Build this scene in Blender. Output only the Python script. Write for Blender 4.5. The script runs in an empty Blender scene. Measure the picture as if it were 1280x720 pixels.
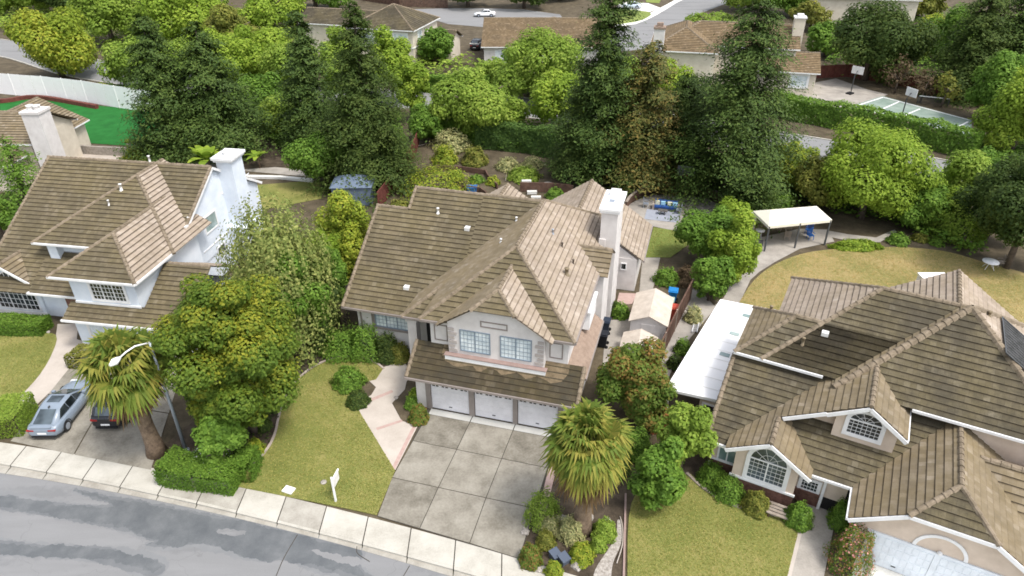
import bpy, bmesh, math, random
import numpy as np
from mathutils import Vector, Matrix
SC=bpy.context.scene
COL=SC.collection
rad=math.radians
# ------------------------------------------------------------------ camera (a drone 29 m above the street)
FPX=870.0; PITCH=rad(31.4); ROLL=rad(-0.29); HC=29.0
_c,_s=math.cos(PITCH),math.sin(PITCH)
_M=np.array([[1,0,0],[0,-_s,-_c],[0,_c,-_s]])
_cr,_sr=math.cos(ROLL),math.sin(ROLL)
CM=np.array([[_cr,-_sr,0],[_sr,_cr,0],[0,0,1]])@_M
def G(px,py,z=0.0):
    """survey: ground point (height z) under a sight line of the drone"""
    d=CM.T@np.array([(px-640)/FPX,(py-360)/FPX,1.0]); t=(z-HC)/d[2]
    return Vector((t*d[0],t*d[1],z))
def PR(p):
    c=CM@(np.array(p,float)-np.array([0,0,HC])); return (640+FPX*c[0]/c[2],360+FPX*c[1]/c[2],c[2])
def height_at(b,topy):
    lo,hi=0.0,60.0
    if topy>=PR(b)[1]: return .3
    for _ in range(40):
        m=(lo+hi)/2
        if PR((b[0],b[1],b[2]+m))[1]>topy: lo=m
        else: hi=m
    return lo
def ppm(b): return FPX/PR(b)[2]
cam=bpy.data.cameras.new('camera'); camo=bpy.data.objects.new('camera',cam); COL.objects.link(camo)
cam.sensor_width=36; cam.lens=FPX/1280*36; cam.clip_start=.5; cam.clip_end=6000
camo.matrix_world=Matrix(((CM[0][0],-CM[1][0],-CM[2][0],0),(CM[0][1],-CM[1][1],-CM[2][1],0),(CM[0][2],-CM[1][2],-CM[2][2],HC),(0,0,0,1)))
SC.camera=camo
# ------------------------------------------------------------------ light: bright thin overcast
W=bpy.data.worlds.new('World'); SC.world=W; W.use_nodes=True
nt=W.node_tree; bg=nt.nodes['Background']
SUN_EL,SUN_AZ=rad(62),rad(128)      # azimuth clockwise from +Y
sky=nt.nodes.new('ShaderNodeTexSky'); sky.sky_type='NISHITA'; sky.sun_disc=False; sky.sun_elevation=SUN_EL; sky.sun_rotation=SUN_AZ
sky.dust_density=3.0; sky.air_density=1.0
hs=nt.nodes.new('ShaderNodeHueSaturation'); hs.inputs['Saturation'].default_value=.38
nt.links.new(sky.outputs[0],hs.inputs['Color']); nt.links.new(hs.outputs[0],bg.inputs['Color']); bg.inputs['Strength'].default_value=.15
sl=bpy.data.lights.new('sun','SUN'); sl.energy=1.45; sl.angle=rad(12); sl.color=(1,.95,.88)
so=bpy.data.objects.new('sun',sl); COL.objects.link(so)
sd=Vector((math.sin(SUN_AZ)*math.cos(SUN_EL),math.cos(SUN_AZ)*math.cos(SUN_EL),math.sin(SUN_EL)))
so.rotation_euler=sd.to_track_quat('Z','Y').to_euler(); so.location=(0,0,60)
vs=SC.view_settings; vs.view_transform='Standard'; vs.look='None'; vs.gamma=1; vs.use_curve_mapping=False; vs.exposure=1.02
SC.render.engine='CYCLES'; SC.cycles.max_bounces=6; SC.cycles.diffuse_bounces=3; SC.cycles.transparent_max_bounces=4
SC.cycles.filter_width=1.7
try: SC.cycles.use_denoising=True
except Exception: pass
# ------------------------------------------------------------------ materials
def srgb(r,g,b):
    f=lambda c:(c/12.92 if c<=.04045 else ((c+.055)/1.055)**2.4)
    return (f(r/255),f(g/255),f(b/255),1)
class NT:
    def __init__(s,name):
        s.m=bpy.data.materials.new(name); s.m.use_nodes=True; s.t=s.m.node_tree; s.b=s.t.nodes['Principled BSDF']
        s.b.inputs['Specular IOR Level'].default_value=.25
    def n(s,t,**k):
        x=s.t.nodes.new('ShaderNode'+t)
        for a,v in k.items():
            if a in x.inputs: x.inputs[a].default_value=v
            else: setattr(x,a,v)
        return x
    def l(s,a,b): s.t.links.new(a,b)
    def coord(s,kind='Object',scale=(1,1,1),rot=0):
        c=s.n('TexCoord'); m=s.n('Mapping'); m.inputs['Scale'].default_value=scale; m.inputs['Rotation'].default_value=(0,0,rot)
        s.l(c.outputs[kind],m.inputs['Vector']); return m.outputs[0]
    def noise(s,vec,scale,detail=4,rough=.6):
        x=s.n('TexNoise'); x.inputs['Scale'].default_value=scale; x.inputs['Detail'].default_value=detail; x.inputs['Roughness'].default_value=rough
        s.l(vec,x.inputs['Vector']); return x.outputs['Fac']
    def ramp(s,fac,stops,interp='LINEAR'):
        r=s.n('ValToRGB'); r.color_ramp.interpolation=interp; e=r.color_ramp.elements
        while len(e)<len(stops): e.new(.5)
        for i,(p,c) in enumerate(stops): e[i].position=p; e[i].color=c if len(c)==4 else (*c,1)
        s.l(fac,r.inputs[0]); return r.outputs[0]
    def mix(s,fac,a,b,mode='MIX'):
        x=s.n('Mix'); x.data_type='RGBA'; x.blend_type=mode
        for v,i in ((fac,0),(a,6),(b,7)):
            if hasattr(v,'is_output'): s.l(v,x.inputs[i])
            else: x.inputs[i].default_value=v
        return x.outputs[2]
    def math(s,op,a,b=None):
        x=s.n('Math'); x.operation=op
        for v,i in ((a,0),(b,1)):
            if v is None: continue
            if hasattr(v,'is_output'): s.l(v,x.inputs[i])
            else: x.inputs[i].default_value=v
        return x.outputs[0]
    def bump(s,h,dist=.02,st=.5):
        x=s.n('Bump'); x.inputs['Distance'].default_value=dist; x.inputs['Strength'].default_value=st
        s.l(h,x.inputs['Height']); s.l(x.outputs[0],s.b.inputs['Normal'])
    def out(s,col=None,rough=None):
        if col is not None:
            if hasattr(col,'is_output'): s.l(col,s.b.inputs['Base Color'])
            else: s.b.inputs['Base Color'].default_value=col
        if rough is not None: s.b.inputs['Roughness'].default_value=rough
        return s.m
MATS={}
def g3(v): return (v,v,v,1)
def mottled(name,c1,c2,scale=3.0,rough=.8,fine=40,bump=.01,spec=.25,metal=0,c3=None):
    """two or three tones of one surface mixed by coarse and fine noise"""
    if name in MATS: return MATS[name]
    t=NT(name); v=t.coord()
    a=t.noise(v,scale,5,.65); b=t.noise(v,fine,3,.6)
    f=t.math('ADD',t.math('MULTIPLY',a,.72),t.math('MULTIPLY',b,.28))
    st=[(.36,c1),(.62,c2)] if c3 is None else [(.34,c1),(.5,c2),(.66,c3)]
    col=t.ramp(f,st); t.bump(b,bump,.6)
    t.b.inputs['Specular IOR Level'].default_value=spec; t.b.inputs['Metallic'].default_value=metal
    MATS[name]=t.out(col,rough); return MATS[name]
def sc(c,k): return tuple(min(1,x*k) for x in c[:3])+(1,)
def paint(name,c,rough=.55,var=.12,spec=.3,scale=1.3,metal=0): return mottled(name,sc(c,1-var),sc(c,1+var*.5),scale,rough,25,.002,spec,metal)
def glass(name,c=(.03,.04,.05,1),c2=(.2,.24,.27,1),rough=.08,scale=.9,spec=.9):
    if name in MATS: return MATS[name]
    t=NT(name); a=t.noise(t.coord(),scale,2,.5)
    t.b.inputs['Specular IOR Level'].default_value=spec
    MATS[name]=t.out(t.ramp(a,[(.35,c),(.65,c2)]),rough); return MATS[name]
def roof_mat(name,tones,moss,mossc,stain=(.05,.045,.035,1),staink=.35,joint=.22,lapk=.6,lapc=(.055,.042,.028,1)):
    """flat concrete tiles: every tile its own tone (from the tile grid in the UVs), lichen and dirt blotches with a shape of their own"""
    t=NT(name); uv=t.n('UVMap').outputs[0]
    sp=t.n('SeparateXYZ'); t.l(uv,sp.inputs[0])
    row=t.math('FLOOR',t.math('DIVIDE',sp.outputs[1],.37)); 
    off=t.math('MULTIPLY',t.math('MODULO',row,2.0),.5)
    colx=t.math('ADD',t.math('DIVIDE',sp.outputs[0],.30),off); cx=t.math('FLOOR',colx)
    cb=t.n('CombineXYZ'); t.l(cx,cb.inputs[0]); t.l(row,cb.inputs[1])
    wn=t.n('TexWhiteNoise'); wn.noise_dimensions='2D'; t.l(cb.outputs[0],wn.inputs['Vector'])
    c=t.ramp(wn.outputs['Value'],[(0,tones[0]),(.5,tones[1]),(.88,tones[2]),(1,tones[3])])
    v=t.coord(); big=t.noise(v,.55,5,.7); med=t.noise(v,2.7,5,.7); fine=t.noise(v,22,3,.7)
    mo=t.ramp(t.math('ADD',t.math('MULTIPLY',big,.55),t.math('MULTIPLY',med,.45)),[(.5-moss*.22,g3(0)),(.72-moss*.2,g3(min(.8,.35+moss*.5)))])
    c=t.mix(mo,c,mossc)
    dk=t.ramp(t.math('ADD',t.math('MULTIPLY',t.noise(v,1.1,6,.75),.6),t.math('MULTIPLY',fine,.4)),[(.47,g3(0)),(.68,g3(staink))])
    c=t.mix(dk,c,stain)
    bs=t.ramp(t.math('ADD',t.math('MULTIPLY',t.noise(v,.42,6,.72),.8),t.math('MULTIPLY',med,.2)),[(.44,g3(0)),(.57,g3(staink*.95))]); c=t.mix(bs,c,stain)
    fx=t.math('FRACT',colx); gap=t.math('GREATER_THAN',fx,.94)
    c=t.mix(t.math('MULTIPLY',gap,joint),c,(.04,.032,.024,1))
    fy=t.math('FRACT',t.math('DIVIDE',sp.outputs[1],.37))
    lap=t.ramp(t.math('ADD',fy,t.math('MULTIPLY',t.math('SUBTRACT',med,.5),.22)),[(.6,g3(0)),(.74,g3(lapk)),(1,g3(lapk))])  # gap shade and dirt painted as a dark band under each lap
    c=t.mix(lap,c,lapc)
    t.bump(t.math('ADD',fine,t.math('MULTIPLY',gap,-.6)),.015,.5)
    t.b.inputs['Specular IOR Level'].default_value=.15
    return t.out(c,.9)
M={}
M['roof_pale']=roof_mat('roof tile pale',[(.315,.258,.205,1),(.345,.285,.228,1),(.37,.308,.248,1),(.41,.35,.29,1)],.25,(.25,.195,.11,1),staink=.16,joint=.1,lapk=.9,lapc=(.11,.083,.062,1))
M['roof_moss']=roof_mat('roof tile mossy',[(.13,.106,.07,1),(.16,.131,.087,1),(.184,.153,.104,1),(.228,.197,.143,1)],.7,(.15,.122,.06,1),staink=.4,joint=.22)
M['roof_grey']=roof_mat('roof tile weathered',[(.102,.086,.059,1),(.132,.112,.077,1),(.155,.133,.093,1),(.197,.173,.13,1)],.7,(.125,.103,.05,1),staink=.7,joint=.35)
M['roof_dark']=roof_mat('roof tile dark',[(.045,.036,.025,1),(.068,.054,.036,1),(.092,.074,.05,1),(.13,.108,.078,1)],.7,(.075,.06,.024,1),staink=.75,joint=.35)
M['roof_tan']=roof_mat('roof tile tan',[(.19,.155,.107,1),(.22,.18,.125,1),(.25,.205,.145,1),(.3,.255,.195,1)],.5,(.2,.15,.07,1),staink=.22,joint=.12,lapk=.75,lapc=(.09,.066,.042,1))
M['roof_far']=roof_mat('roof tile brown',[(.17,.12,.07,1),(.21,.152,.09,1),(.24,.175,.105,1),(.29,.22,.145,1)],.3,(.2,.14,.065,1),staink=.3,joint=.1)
M['tile_edge']=mottled('ridge tile',(.13,.103,.07,1),(.26,.21,.152,1),2.5,.9,18,.01)
M['flash']=mottled('debris on roof',(.1,.075,.045,1),(.2,.152,.095,1),3,.95,30,.015)
M['copper']=mottled('reddish tile',(.22,.16,.122,1),(.31,.235,.185,1),3,.9,24,.01)
M['stucco']=mottled('grey stucco',(.58,.55,.53,1),(.7,.67,.65,1),1.2,.92,60,.006)
M['stucco_beige']=mottled('beige stucco',(.56,.46,.37,1),(.68,.57,.47,1),1.2,.92,60,.006)
M['stucco_white']=mottled('pale blue white siding',(.62,.68,.76,1),(.74,.79,.85,1),1.0,.8,50,.004)
M['stucco_tan']=mottled('tan stucco',(.55,.49,.4,1),(.66,.6,.5,1),1,.9,50,.005)
M['white']=paint('white trim paint',(.8,.8,.8,1))
M['offwhite']=paint('off white paint',(.72,.71,.69,1))
M['quoin']=paint('quoin paint',(.42,.38,.355,1))
M['mullion']=paint('blue grey glazing bar',(.2,.25,.3,1))
M['joint']=paint('dark joint dirt',(.06,.052,.042,1),.95)
M['taupe']=paint('taupe trim paint',(.27,.235,.215,1))
M['pink']=paint('terracotta sill tile',(.3,.215,.19,1),.7)
M['brick']=mottled('dark red brick',(.09,.045,.035,1),(.2,.105,.08,1),5,.9,35,.01)
M['door_white']=paint('garage door paint',(.74,.73,.75,1),.5)
M['door_blue']=paint('garage door blue white paint',(.72,.77,.82,1),.5)
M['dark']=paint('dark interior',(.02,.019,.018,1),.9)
M['black']=paint('black plastic',(.02,.02,.022,1),.45)
M['grey_dark']=paint('dark grey metal',(.08,.085,.09,1),.5)
M['steel']=paint('galvanised steel',(.36,.4,.46,1),.45,metal=.4)
M['glass']=glass('window glass',(.02,.03,.035,1),(.10,.13,.15,1))
M['glass_pale']=glass('pale window glass',(.5,.58,.62,1),(.8,.86,.87,1),.2,1.6,.5)  # blinds and reflection put into the pale pane colour
M['glass_dark']=glass('dark window glass',(.008,.011,.012,1),(.04,.05,.055,1))
M['glass_teal']=glass('teal window glass',(.16,.24,.23,1),(.34,.42,.4,1),.1)
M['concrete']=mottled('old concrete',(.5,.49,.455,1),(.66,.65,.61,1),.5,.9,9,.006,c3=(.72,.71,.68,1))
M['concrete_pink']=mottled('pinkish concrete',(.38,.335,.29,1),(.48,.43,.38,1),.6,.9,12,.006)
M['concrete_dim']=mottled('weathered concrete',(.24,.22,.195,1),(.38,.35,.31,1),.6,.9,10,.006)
M['brickband']=mottled('red brick band',(.36,.25,.22,1),(.45,.33,.295,1),3,.9,25,.01)
M['wood']=mottled('brown timber',(.07,.04,.03,1),(.15,.09,.065,1),2,.85,20,.01)
M['wood_red']=mottled('red stained fence',(.09,.028,.022,1),(.17,.055,.042,1),2,.85,20,.01)
M['wood_grey']=mottled('grey timber',(.22,.18,.15,1),(.36,.31,.26,1),2,.85,20,.01)
M['trunk']=mottled('bark',(.06,.045,.035,1),(.15,.12,.095,1),3,.95,16,.03)
M['trunk_palm']=mottled('palm trunk fibre',(.1,.07,.05,1),(.26,.19,.13,1),4,.95,22,.05)
M['soil']=mottled('bare soil and mulch',(.052,.042,.026,1),(.088,.07,.045,1),.7,.97,11,.03,c3=(.135,.11,.072,1))
M['bark_mulch']=mottled('bark mulch',(.032,.025,.017,1),(.065,.05,.035,1),1.2,.97,16,.03,c3=(.115,.09,.064,1))
M['pebble']=mottled('river pebbles',(.17,.15,.13,1),(.33,.3,.27,1),7,.9,20,.04,c3=(.5,.47,.43,1))
M['far_land']=mottled('distant soil',(.05,.06,.03,1),(.12,.115,.07,1),.2,.97,4,.02)
def lawn_mat(name,c1,c2,c3,c4,s=.35,s2=9):
    t=NT(name); v=t.coord(); a=t.noise(v,s,6,.7); b=t.noise(v,s2,4,.75); f=t.noise(v,45,3,.8)
    c=t.ramp(t.math('ADD',t.math('MULTIPLY',a,.6),t.math('MULTIPLY',b,.4)),[(.4,c1),(.48,c2),(.55,c3),(.64,c4)])
    c=t.mix(.3,c,t.ramp(f,[(.3,sc(c1,.6)),(.7,sc(c3,1.2))]))
    t.bump(t.math('ADD',f,b),.04,.8); t.b.inputs['Specular IOR Level'].default_value=.1
    return t.out(c,.95)
M['lawn']=lawn_mat('front lawn',(.13,.16,.038,1),(.185,.2,.055,1),(.255,.24,.08,1),(.36,.295,.125,1))
M['lawn_dry']=lawn_mat('dry lawn',(.16,.17,.05,1),(.26,.225,.085,1),(.36,.28,.13,1),(.36,.24,.1,1),.22,3)
M['lawn_green']=lawn_mat('green lawn',(.14,.19,.045,1),(.18,.23,.06,1),(.22,.26,.075,1),(.26,.27,.1,1))
M['turf']=mottled('artificial turf',(.006,.085,.011,1),(.012,.12,.018,1),.6,.9,30,.01,c3=(.018,.15,.028,1))
def road_mat(name,base,patch,rot,amount=.5):
    """asphalt with darker sealed strips along the street, pale worn wheel tracks and cracks"""
    t=NT(name); v=t.coord('Object',(1,1,1),rot); st=t.coord('Object',(.075,.55,1),rot)
    a=t.noise(st,.8,3,.5); b=t.noise(v,2.2,4,.7); f=t.noise(v,60,2,.7)
    fac=t.math('ADD',t.math('MULTIPLY',a,.82),t.math('MULTIPLY',b,.18))
    m=t.ramp(fac,[(amount-.02,g3(1)),(amount+.012,g3(.0))])
    c=t.mix(m,base,patch)
    w=t.ramp(t.noise(st,2.3,3,.6),[(.45,g3(0)),(.7,g3(.35))]); c=t.mix(w,c,sc(base,1.35))
    vo=t.n('TexVoronoi'); vo.feature='DISTANCE_TO_EDGE'; vo.inputs['Scale'].default_value=.22
    wv=t.n('Vector' 'Math'); wv.operation='ADD'; nn=t.n('TexNoise'); nn.inputs['Scale'].default_value=1.2; t.l(v,nn.inputs['Vector']); t.l(v,wv.inputs[0]); t.l(nn.outputs['Color'],wv.inputs[1]); t.l(wv.outputs[0],vo.inputs['Vector'])
    cr=t.ramp(vo.outputs['Distance'],[(.001,g3(.3)),(.004,g3(0))]); c=t.mix(cr,c,(.05,.05,.05,1))
    c=t.mix(.25,c,t.ramp(f,[(.3,sc(base,.55)),(.7,sc(base,1.4))]))
    t.bump(f,.01,.5); return t.out(c,.85)
M['asphalt']=road_mat('front street asphalt',(.205,.207,.21,1),(.17,.173,.177,1),rad(22),.46)
M['seal']=mottled('sealed asphalt',(.088,.096,.104,1),(.115,.123,.13,1),.9,.8,30,.006,c3=(.15,.157,.163,1))
M['asphalt_far']=road_mat('back street asphalt',(.21,.21,.21,1),(.15,.15,.15,1),rad(8),.42)
LK=2.2
def leaf_mat(name,c1,c2,c3,trans=.42):
    c1,c2,c3=[(c[0]*LK*1.14,c[1]*LK,c[2]*LK*.85,1) if max(c[:3])<.5 else c for c in (c1,c2,c3)]
    t=NT(name); a=t.n('Attribute'); a.attribute_name='tint'
    col=t.ramp(a.outputs['Fac'],[(0,c1),(.5,c2),(1,c3)])
    t.b.inputs['Specular IOR Level'].default_value=.2
    t.out(col,.65)
    tr=t.n('BsdfTranslucent'); t.l(col,tr.inputs['Color']); mx=t.n('MixShader'); mx.inputs[0].default_value=trans
    t.l(t.b.outputs[0],mx.inputs[1]); t.l(tr.outputs[0],mx.inputs[2]); t.l(mx.outputs[0],t.t.nodes['Material Output'].inputs['Surface'])
    return t.m
LF={
 'green':leaf_mat('leaf mid green',(.032,.072,.012,1),(.055,.115,.018,1),(.095,.17,.03,1)),
 'lime':leaf_mat('leaf lime',(.055,.1,.012,1),(.095,.16,.02,1),(.155,.22,.035,1)),
 'light':leaf_mat('leaf light green',(.055,.1,.015,1),(.092,.155,.025,1),(.15,.215,.045,1)),
 'yellow':leaf_mat('leaf yellow green',(.06,.1,.012,1),(.1,.15,.018,1),(.175,.2,.03,1)),
 'dark':leaf_mat('leaf dark green',(.014,.03,.008,1),(.027,.05,.012,1),(.052,.08,.02,1)),
 'conifer':leaf_mat('conifer needles',(.011,.023,.006,1),(.02,.041,.009,1),(.042,.07,.016,1),.15),
 'rust':leaf_mat('rusty conifer needles',(.018,.032,.009,1),(.036,.048,.013,1),(.085,.068,.02,1),.15),
 'olive':leaf_mat('leaf olive',(.045,.065,.014,1),(.08,.1,.022,1),(.13,.14,.035,1)),
 'mixed':leaf_mat('leaf green with gold tips',(.028,.06,.01,1),(.055,.095,.014,1),(.15,.165,.02,1)),
 'grey':leaf_mat('leaf grey green',(.09,.115,.06,1),(.15,.175,.09,1),(.25,.26,.15,1)),
 'redgreen':leaf_mat('leaf green with red tips',(.035,.075,.012,1),(.06,.1,.02,1),(.125,.075,.028,1)),
 'brown':leaf_mat('leaf brown purple',(.03,.024,.016,1),(.055,.044,.03,1),(.08,.066,.045,1)),
 'palm':leaf_mat('palm frond',(.03,.062,.012,1),(.062,.098,.018,1),(.14,.145,.035,1)),
 'dead':leaf_mat('dead palm frond',(.045,.032,.018,1),(.075,.055,.032,1),(.12,.09,.05,1)),
 'willow':leaf_mat('leaf pale willow',(.065,.098,.03,1),(.105,.142,.046,1),(.17,.2,.075,1)),
 'white':leaf_mat('white blossom',(.6,.62,.58,1),(.75,.76,.72,1),(.85,.85,.82,1)),
 'pinkf':leaf_mat('pink blossom',(.55,.16,.16,1),(.7,.28,.26,1),(.8,.42,.38,1)),
 'grass':leaf_mat('grass blades',(.066,.09,.022,1),(.1,.118,.034,1),(.15,.15,.056,1),.35),
 'drygrass':leaf_mat('dry grass blades',(.09,.095,.028,1),(.15,.13,.05,1),(.21,.165,.075,1),.35),
 'deep':leaf_mat('leaf deep hedge green',(.022,.05,.014,1),(.038,.078,.02,1),(.06,.11,.028,1)),
}
# ------------------------------------------------------------------ objects
def tag(o,label=None,cat=None,group=None,kind=None):
    if label: o['label']=label
    if cat: o['category']=cat
    if group: o['group']=group
    if kind: o['kind']=kind
    return o
def thing(name,label,cat,loc=(0,0,0),rz=0,group=None):
    o=bpy.data.objects.new(name,None); COL.objects.link(o); o.location=loc; o.rotation_euler=(0,0,rz); o.empty_display_size=.3
    return tag(o,label,cat,group)
def link(name,me,parent=None):
    o=bpy.data.objects.new(name,me); COL.objects.link(o)
    if parent: o.parent=parent
    return o
def copy_tree(o,parent=None):
    c=o.copy(); COL.objects.link(c)
    if parent: c.parent=parent
    for ch in list(o.children): copy_tree(ch,c)
    return c
class MB:
    def __init__(s): s.v=[];s.f=[];s.uv=[];s.mi=[];s.smooth=[]
    def face(s,pts,uv=None,mi=0,sm=False):
        n=len(s.v); s.v+= [tuple(p) for p in pts]; s.f.append(tuple(range(n,n+len(pts)))); s.uv.append(uv or [(0,0)]*len(pts)); s.mi.append(mi); s.smooth.append(sm)
    def box(s,a,b,mi=0,rz=0,o=(0,0,0)):
        x0,y0,z0=a;x1,y1,z1=b
        P=[(x,y,z) for z in (z0,z1) for y in (y0,y1) for x in (x0,x1)]
        if rz or o!=(0,0,0):
            c,q=math.cos(rz),math.sin(rz); P=[(o[0]+x*c-y*q,o[1]+x*q+y*c,o[2]+z) for x,y,z in P]
        for f in ((0,2,3,1),(4,5,7,6),(0,1,5,4),(2,6,7,3),(0,4,6,2),(1,3,7,5)): s.face([P[i] for i in f],None,mi)
    def bar(s,p,q,w,h,mi=0,up=(0,0,1)):
        """rectangular bar from p to q, w wide, h high, hanging centred on the line"""
        p=Vector(p);q=Vector(q);d=(q-p).normalized();sd_=d.cross(Vector(up))
        if sd_.length<1e-4: sd_=Vector((1,0,0))
        sd_.normalize();u=sd_.cross(d)
        c=[]
        for e in (p,q):
            for a,b in ((-1,-1),(1,-1),(1,1),(-1,1)): c.append(e+sd_*(a*w/2)+u*(b*h/2))
        for f in ((0,1,2,3),(4,7,6,5),(0,4,5,1),(1,5,6,2),(2,6,7,3),(3,7,4,0)): s.face([c[i] for i in f],None,mi)
    def tube(s,pts,rs,n=8,mi=0,caps=True):
        pts=[Vector(p) for p in pts]; rings=[]
        for i,p in enumerate(pts):
            d=(pts[min(i+1,len(pts)-1)]-pts[max(i-1,0)]).normalized()
            a=d.cross(Vector((0,0,1)) if abs(d.z)<.95 else Vector((1,0,0))).normalized();b=d.cross(a)
            r=rs[i] if hasattr(rs,'__len__') else rs
            rings.append([p+a*(r*math.cos(2*math.pi*k/n))+b*(r*math.sin(2*math.pi*k/n)) for k in range(n)])
        for i in range(len(rings)-1):
            for k in range(n): s.face([rings[i][k],rings[i+1][k],rings[i+1][(k+1)%n],rings[i][(k+1)%n]],None,mi,True)
        if caps: s.face(rings[0],None,mi); s.face(rings[-1][::-1],None,mi)
    def lathe(s,prof,n=16,o=(0,0,0),mi=0):
        for (r0,z0),(r1,z1) in zip(prof,prof[1:]):
            for k in range(n):
                a,b=2*math.pi*k/n,2*math.pi*(k+1)/n
                P=[(o[0]+r0*math.cos(a),o[1]+r0*math.sin(a),o[2]+z0),(o[0]+r0*math.cos(b),o[1]+r0*math.sin(b),o[2]+z0),(o[0]+r1*math.cos(b),o[1]+r1*math.sin(b),o[2]+z1),(o[0]+r1*math.cos(a),o[1]+r1*math.sin(a),o[2]+z1)]
                if r0<1e-5: P=[P[0],P[2],P[3]]
                elif r1<1e-5: P=P[:3]
                s.face(P,None,mi,True)
    def prism(s,poly,z0,z1,mi=0,mside=None):
        """polygon in plan, extruded"""
        n=len(poly)
        s.face([(p[0],p[1],z1) for p in poly],None,mi)
        for i in range(n):
            a,b=poly[i],poly[(i+1)%n]; s.face([(a[0],a[1],z0),(b[0],b[1],z0),(b[0],b[1],z1),(a[0],a[1],z1)],None,mi if mside is None else mside)
    def fprism(s,poly,v0,v1,mi=0):
        """polygon in the (u,z) plane extruded along v"""
        s.face([(p[0],v0,p[1]) for p in poly],None,mi); s.face([(p[0],v1,p[1]) for p in poly][::-1],None,mi)
        n=len(poly)
        for i in range(n):
            a,b=poly[i],poly[(i+1)%n]; s.face([(a[0],v0,a[1]),(a[0],v1,a[1]),(b[0],v1,b[1]),(b[0],v0,b[1])],None,mi)
    def build(s,name,mats,parent=None,weld=False):
        me=bpy.data.meshes.new(name); me.from_pydata(s.v,[],s.f)
        for m in (mats if isinstance(mats,(list,tuple)) else [mats]): me.materials.append(m)
        ul=me.uv_layers.new(name='UVMap'); flat=[c for u in s.uv for p in u for c in p]; ul.data.foreach_set('uv',flat)
        me.polygons.foreach_set('material_index',s.mi); me.polygons.foreach_set('use_smooth',s.smooth)
        if weld or any(s.smooth):
            bm=bmesh.new(); bm.from_mesh(me); bmesh.ops.remove_doubles(bm,verts=bm.verts,dist=1e-4); bm.to_mesh(me); bm.free()
        me.update(); return link(name,me,parent)
def fast_quads(name,V,mat,tint,parent=None,tri=False):
    """V: (N,4,3) leaf quads"""
    k=V.shape[1]; N=V.shape[0]; me=bpy.data.meshes.new(name)
    me.vertices.add(N*k); me.vertices.foreach_set('co',V.reshape(-1).astype(np.float32))
    me.loops.add(N*k); me.loops.foreach_set('vertex_index',np.arange(N*k,dtype=np.int32))
    me.polygons.add(N); me.polygons.foreach_set('loop_start',np.arange(0,N*k,k,dtype=np.int32))
    me.update(calc_edges=True)
    at=me.attributes.new('tint','FLOAT','POINT'); at.data.foreach_set('value',np.repeat(tint,k).astype(np.float32))
    me.materials.append(mat); return link(name,me,parent)
def polysheet(name,pts,z,mat,kind='structure',label=None,cat=None,thick=0,cdt=False):
    """a ground sheet from a plan outline"""
    if cdt:
        from mathutils.geometry import delaunay_2d_cdt
        n=len(pts); r=delaunay_2d_cdt([Vector((p[0],p[1])) for p in pts],[],[list(range(n))],1,1e-4)
        me=bpy.data.meshes.new(name); me.from_pydata([(v.x,v.y,z) for v in r[0]],[],[tuple(t) for t in r[2]]); me.materials.append(mat)
        return tag(link(name,me),label,cat,None,kind)
    bm=bmesh.new(); vs_=[bm.verts.new((p[0],p[1],z)) for p in pts]; f=bm.faces.new(vs_)
    if f.normal.z<0: f.normal_flip()
    if thick:
        e=[tuple(v.co) for v in vs_]
        for i in range(len(e)):
            a,b=e[i],e[(i+1)%len(e)]; bm.faces.new([bm.verts.new(p) for p in (a,b,(b[0],b[1],z-thick),(a[0],a[1],z-thick))])
    bmesh.ops.triangulate(bm,faces=[f for f in bm.faces if len(f.verts)>4])
    me=bpy.data.meshes.new(name); bm.to_mesh(me); bm.free(); me.materials.append(mat)
    return tag(link(name,me),label,cat,None,kind)
def GP(*pts,z=0): return [G(x,y,z) for x,y in pts]
def smoothline(pts,n=6):
    """Catmull-Rom through plan points"""
    P=[Vector(p) for p in pts]; P=[P[0]*2-P[1]]+P+[P[-1]*2-P[-2]]; out=[]
    for i in range(1,len(P)-2):
        for k in range(n):
            t=k/n; a,b,c,d=P[i-1:i+3]
            out.append(.5*((2*b)+(c-a)*t+(2*a-5*b+4*c-d)*t*t+(3*b-a-3*c+d)*t**3))
    out.append(P[-2]); return out
def ribbon_wall(name,line,w,z0,z1,mat,parent=None):
    """a continuous strip (edging, kerb, retaining wall) that follows a plan line"""
    L=[Vector((p[0],p[1],0)) for p in line]; l_,r_=[],[]
    for i,p in enumerate(L):
        d=(L[min(i+1,len(L)-1)]-L[max(i-1,0)]).normalized(); n=Vector((-d.y,d.x,0)); l_.append(p+n*w/2); r_.append(p-n*w/2)
    m=MB()
    q=lambda p,z:(p.x,p.y,z)
    for i in range(len(L)-1):
        m.face([q(l_[i],z1),q(r_[i],z1),q(r_[i+1],z1),q(l_[i+1],z1)])
        m.face([q(r_[i],z0),q(r_[i+1],z0),q(r_[i+1],z1),q(r_[i],z1)]); m.face([q(l_[i],z0),q(l_[i],z1),q(l_[i+1],z1),q(l_[i+1],z0)])
    for i in (0,-1): m.face([q(l_[i],z0),q(r_[i],z0),q(r_[i],z1),q(l_[i],z1)])
    return m.build(name,mat,parent)
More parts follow.
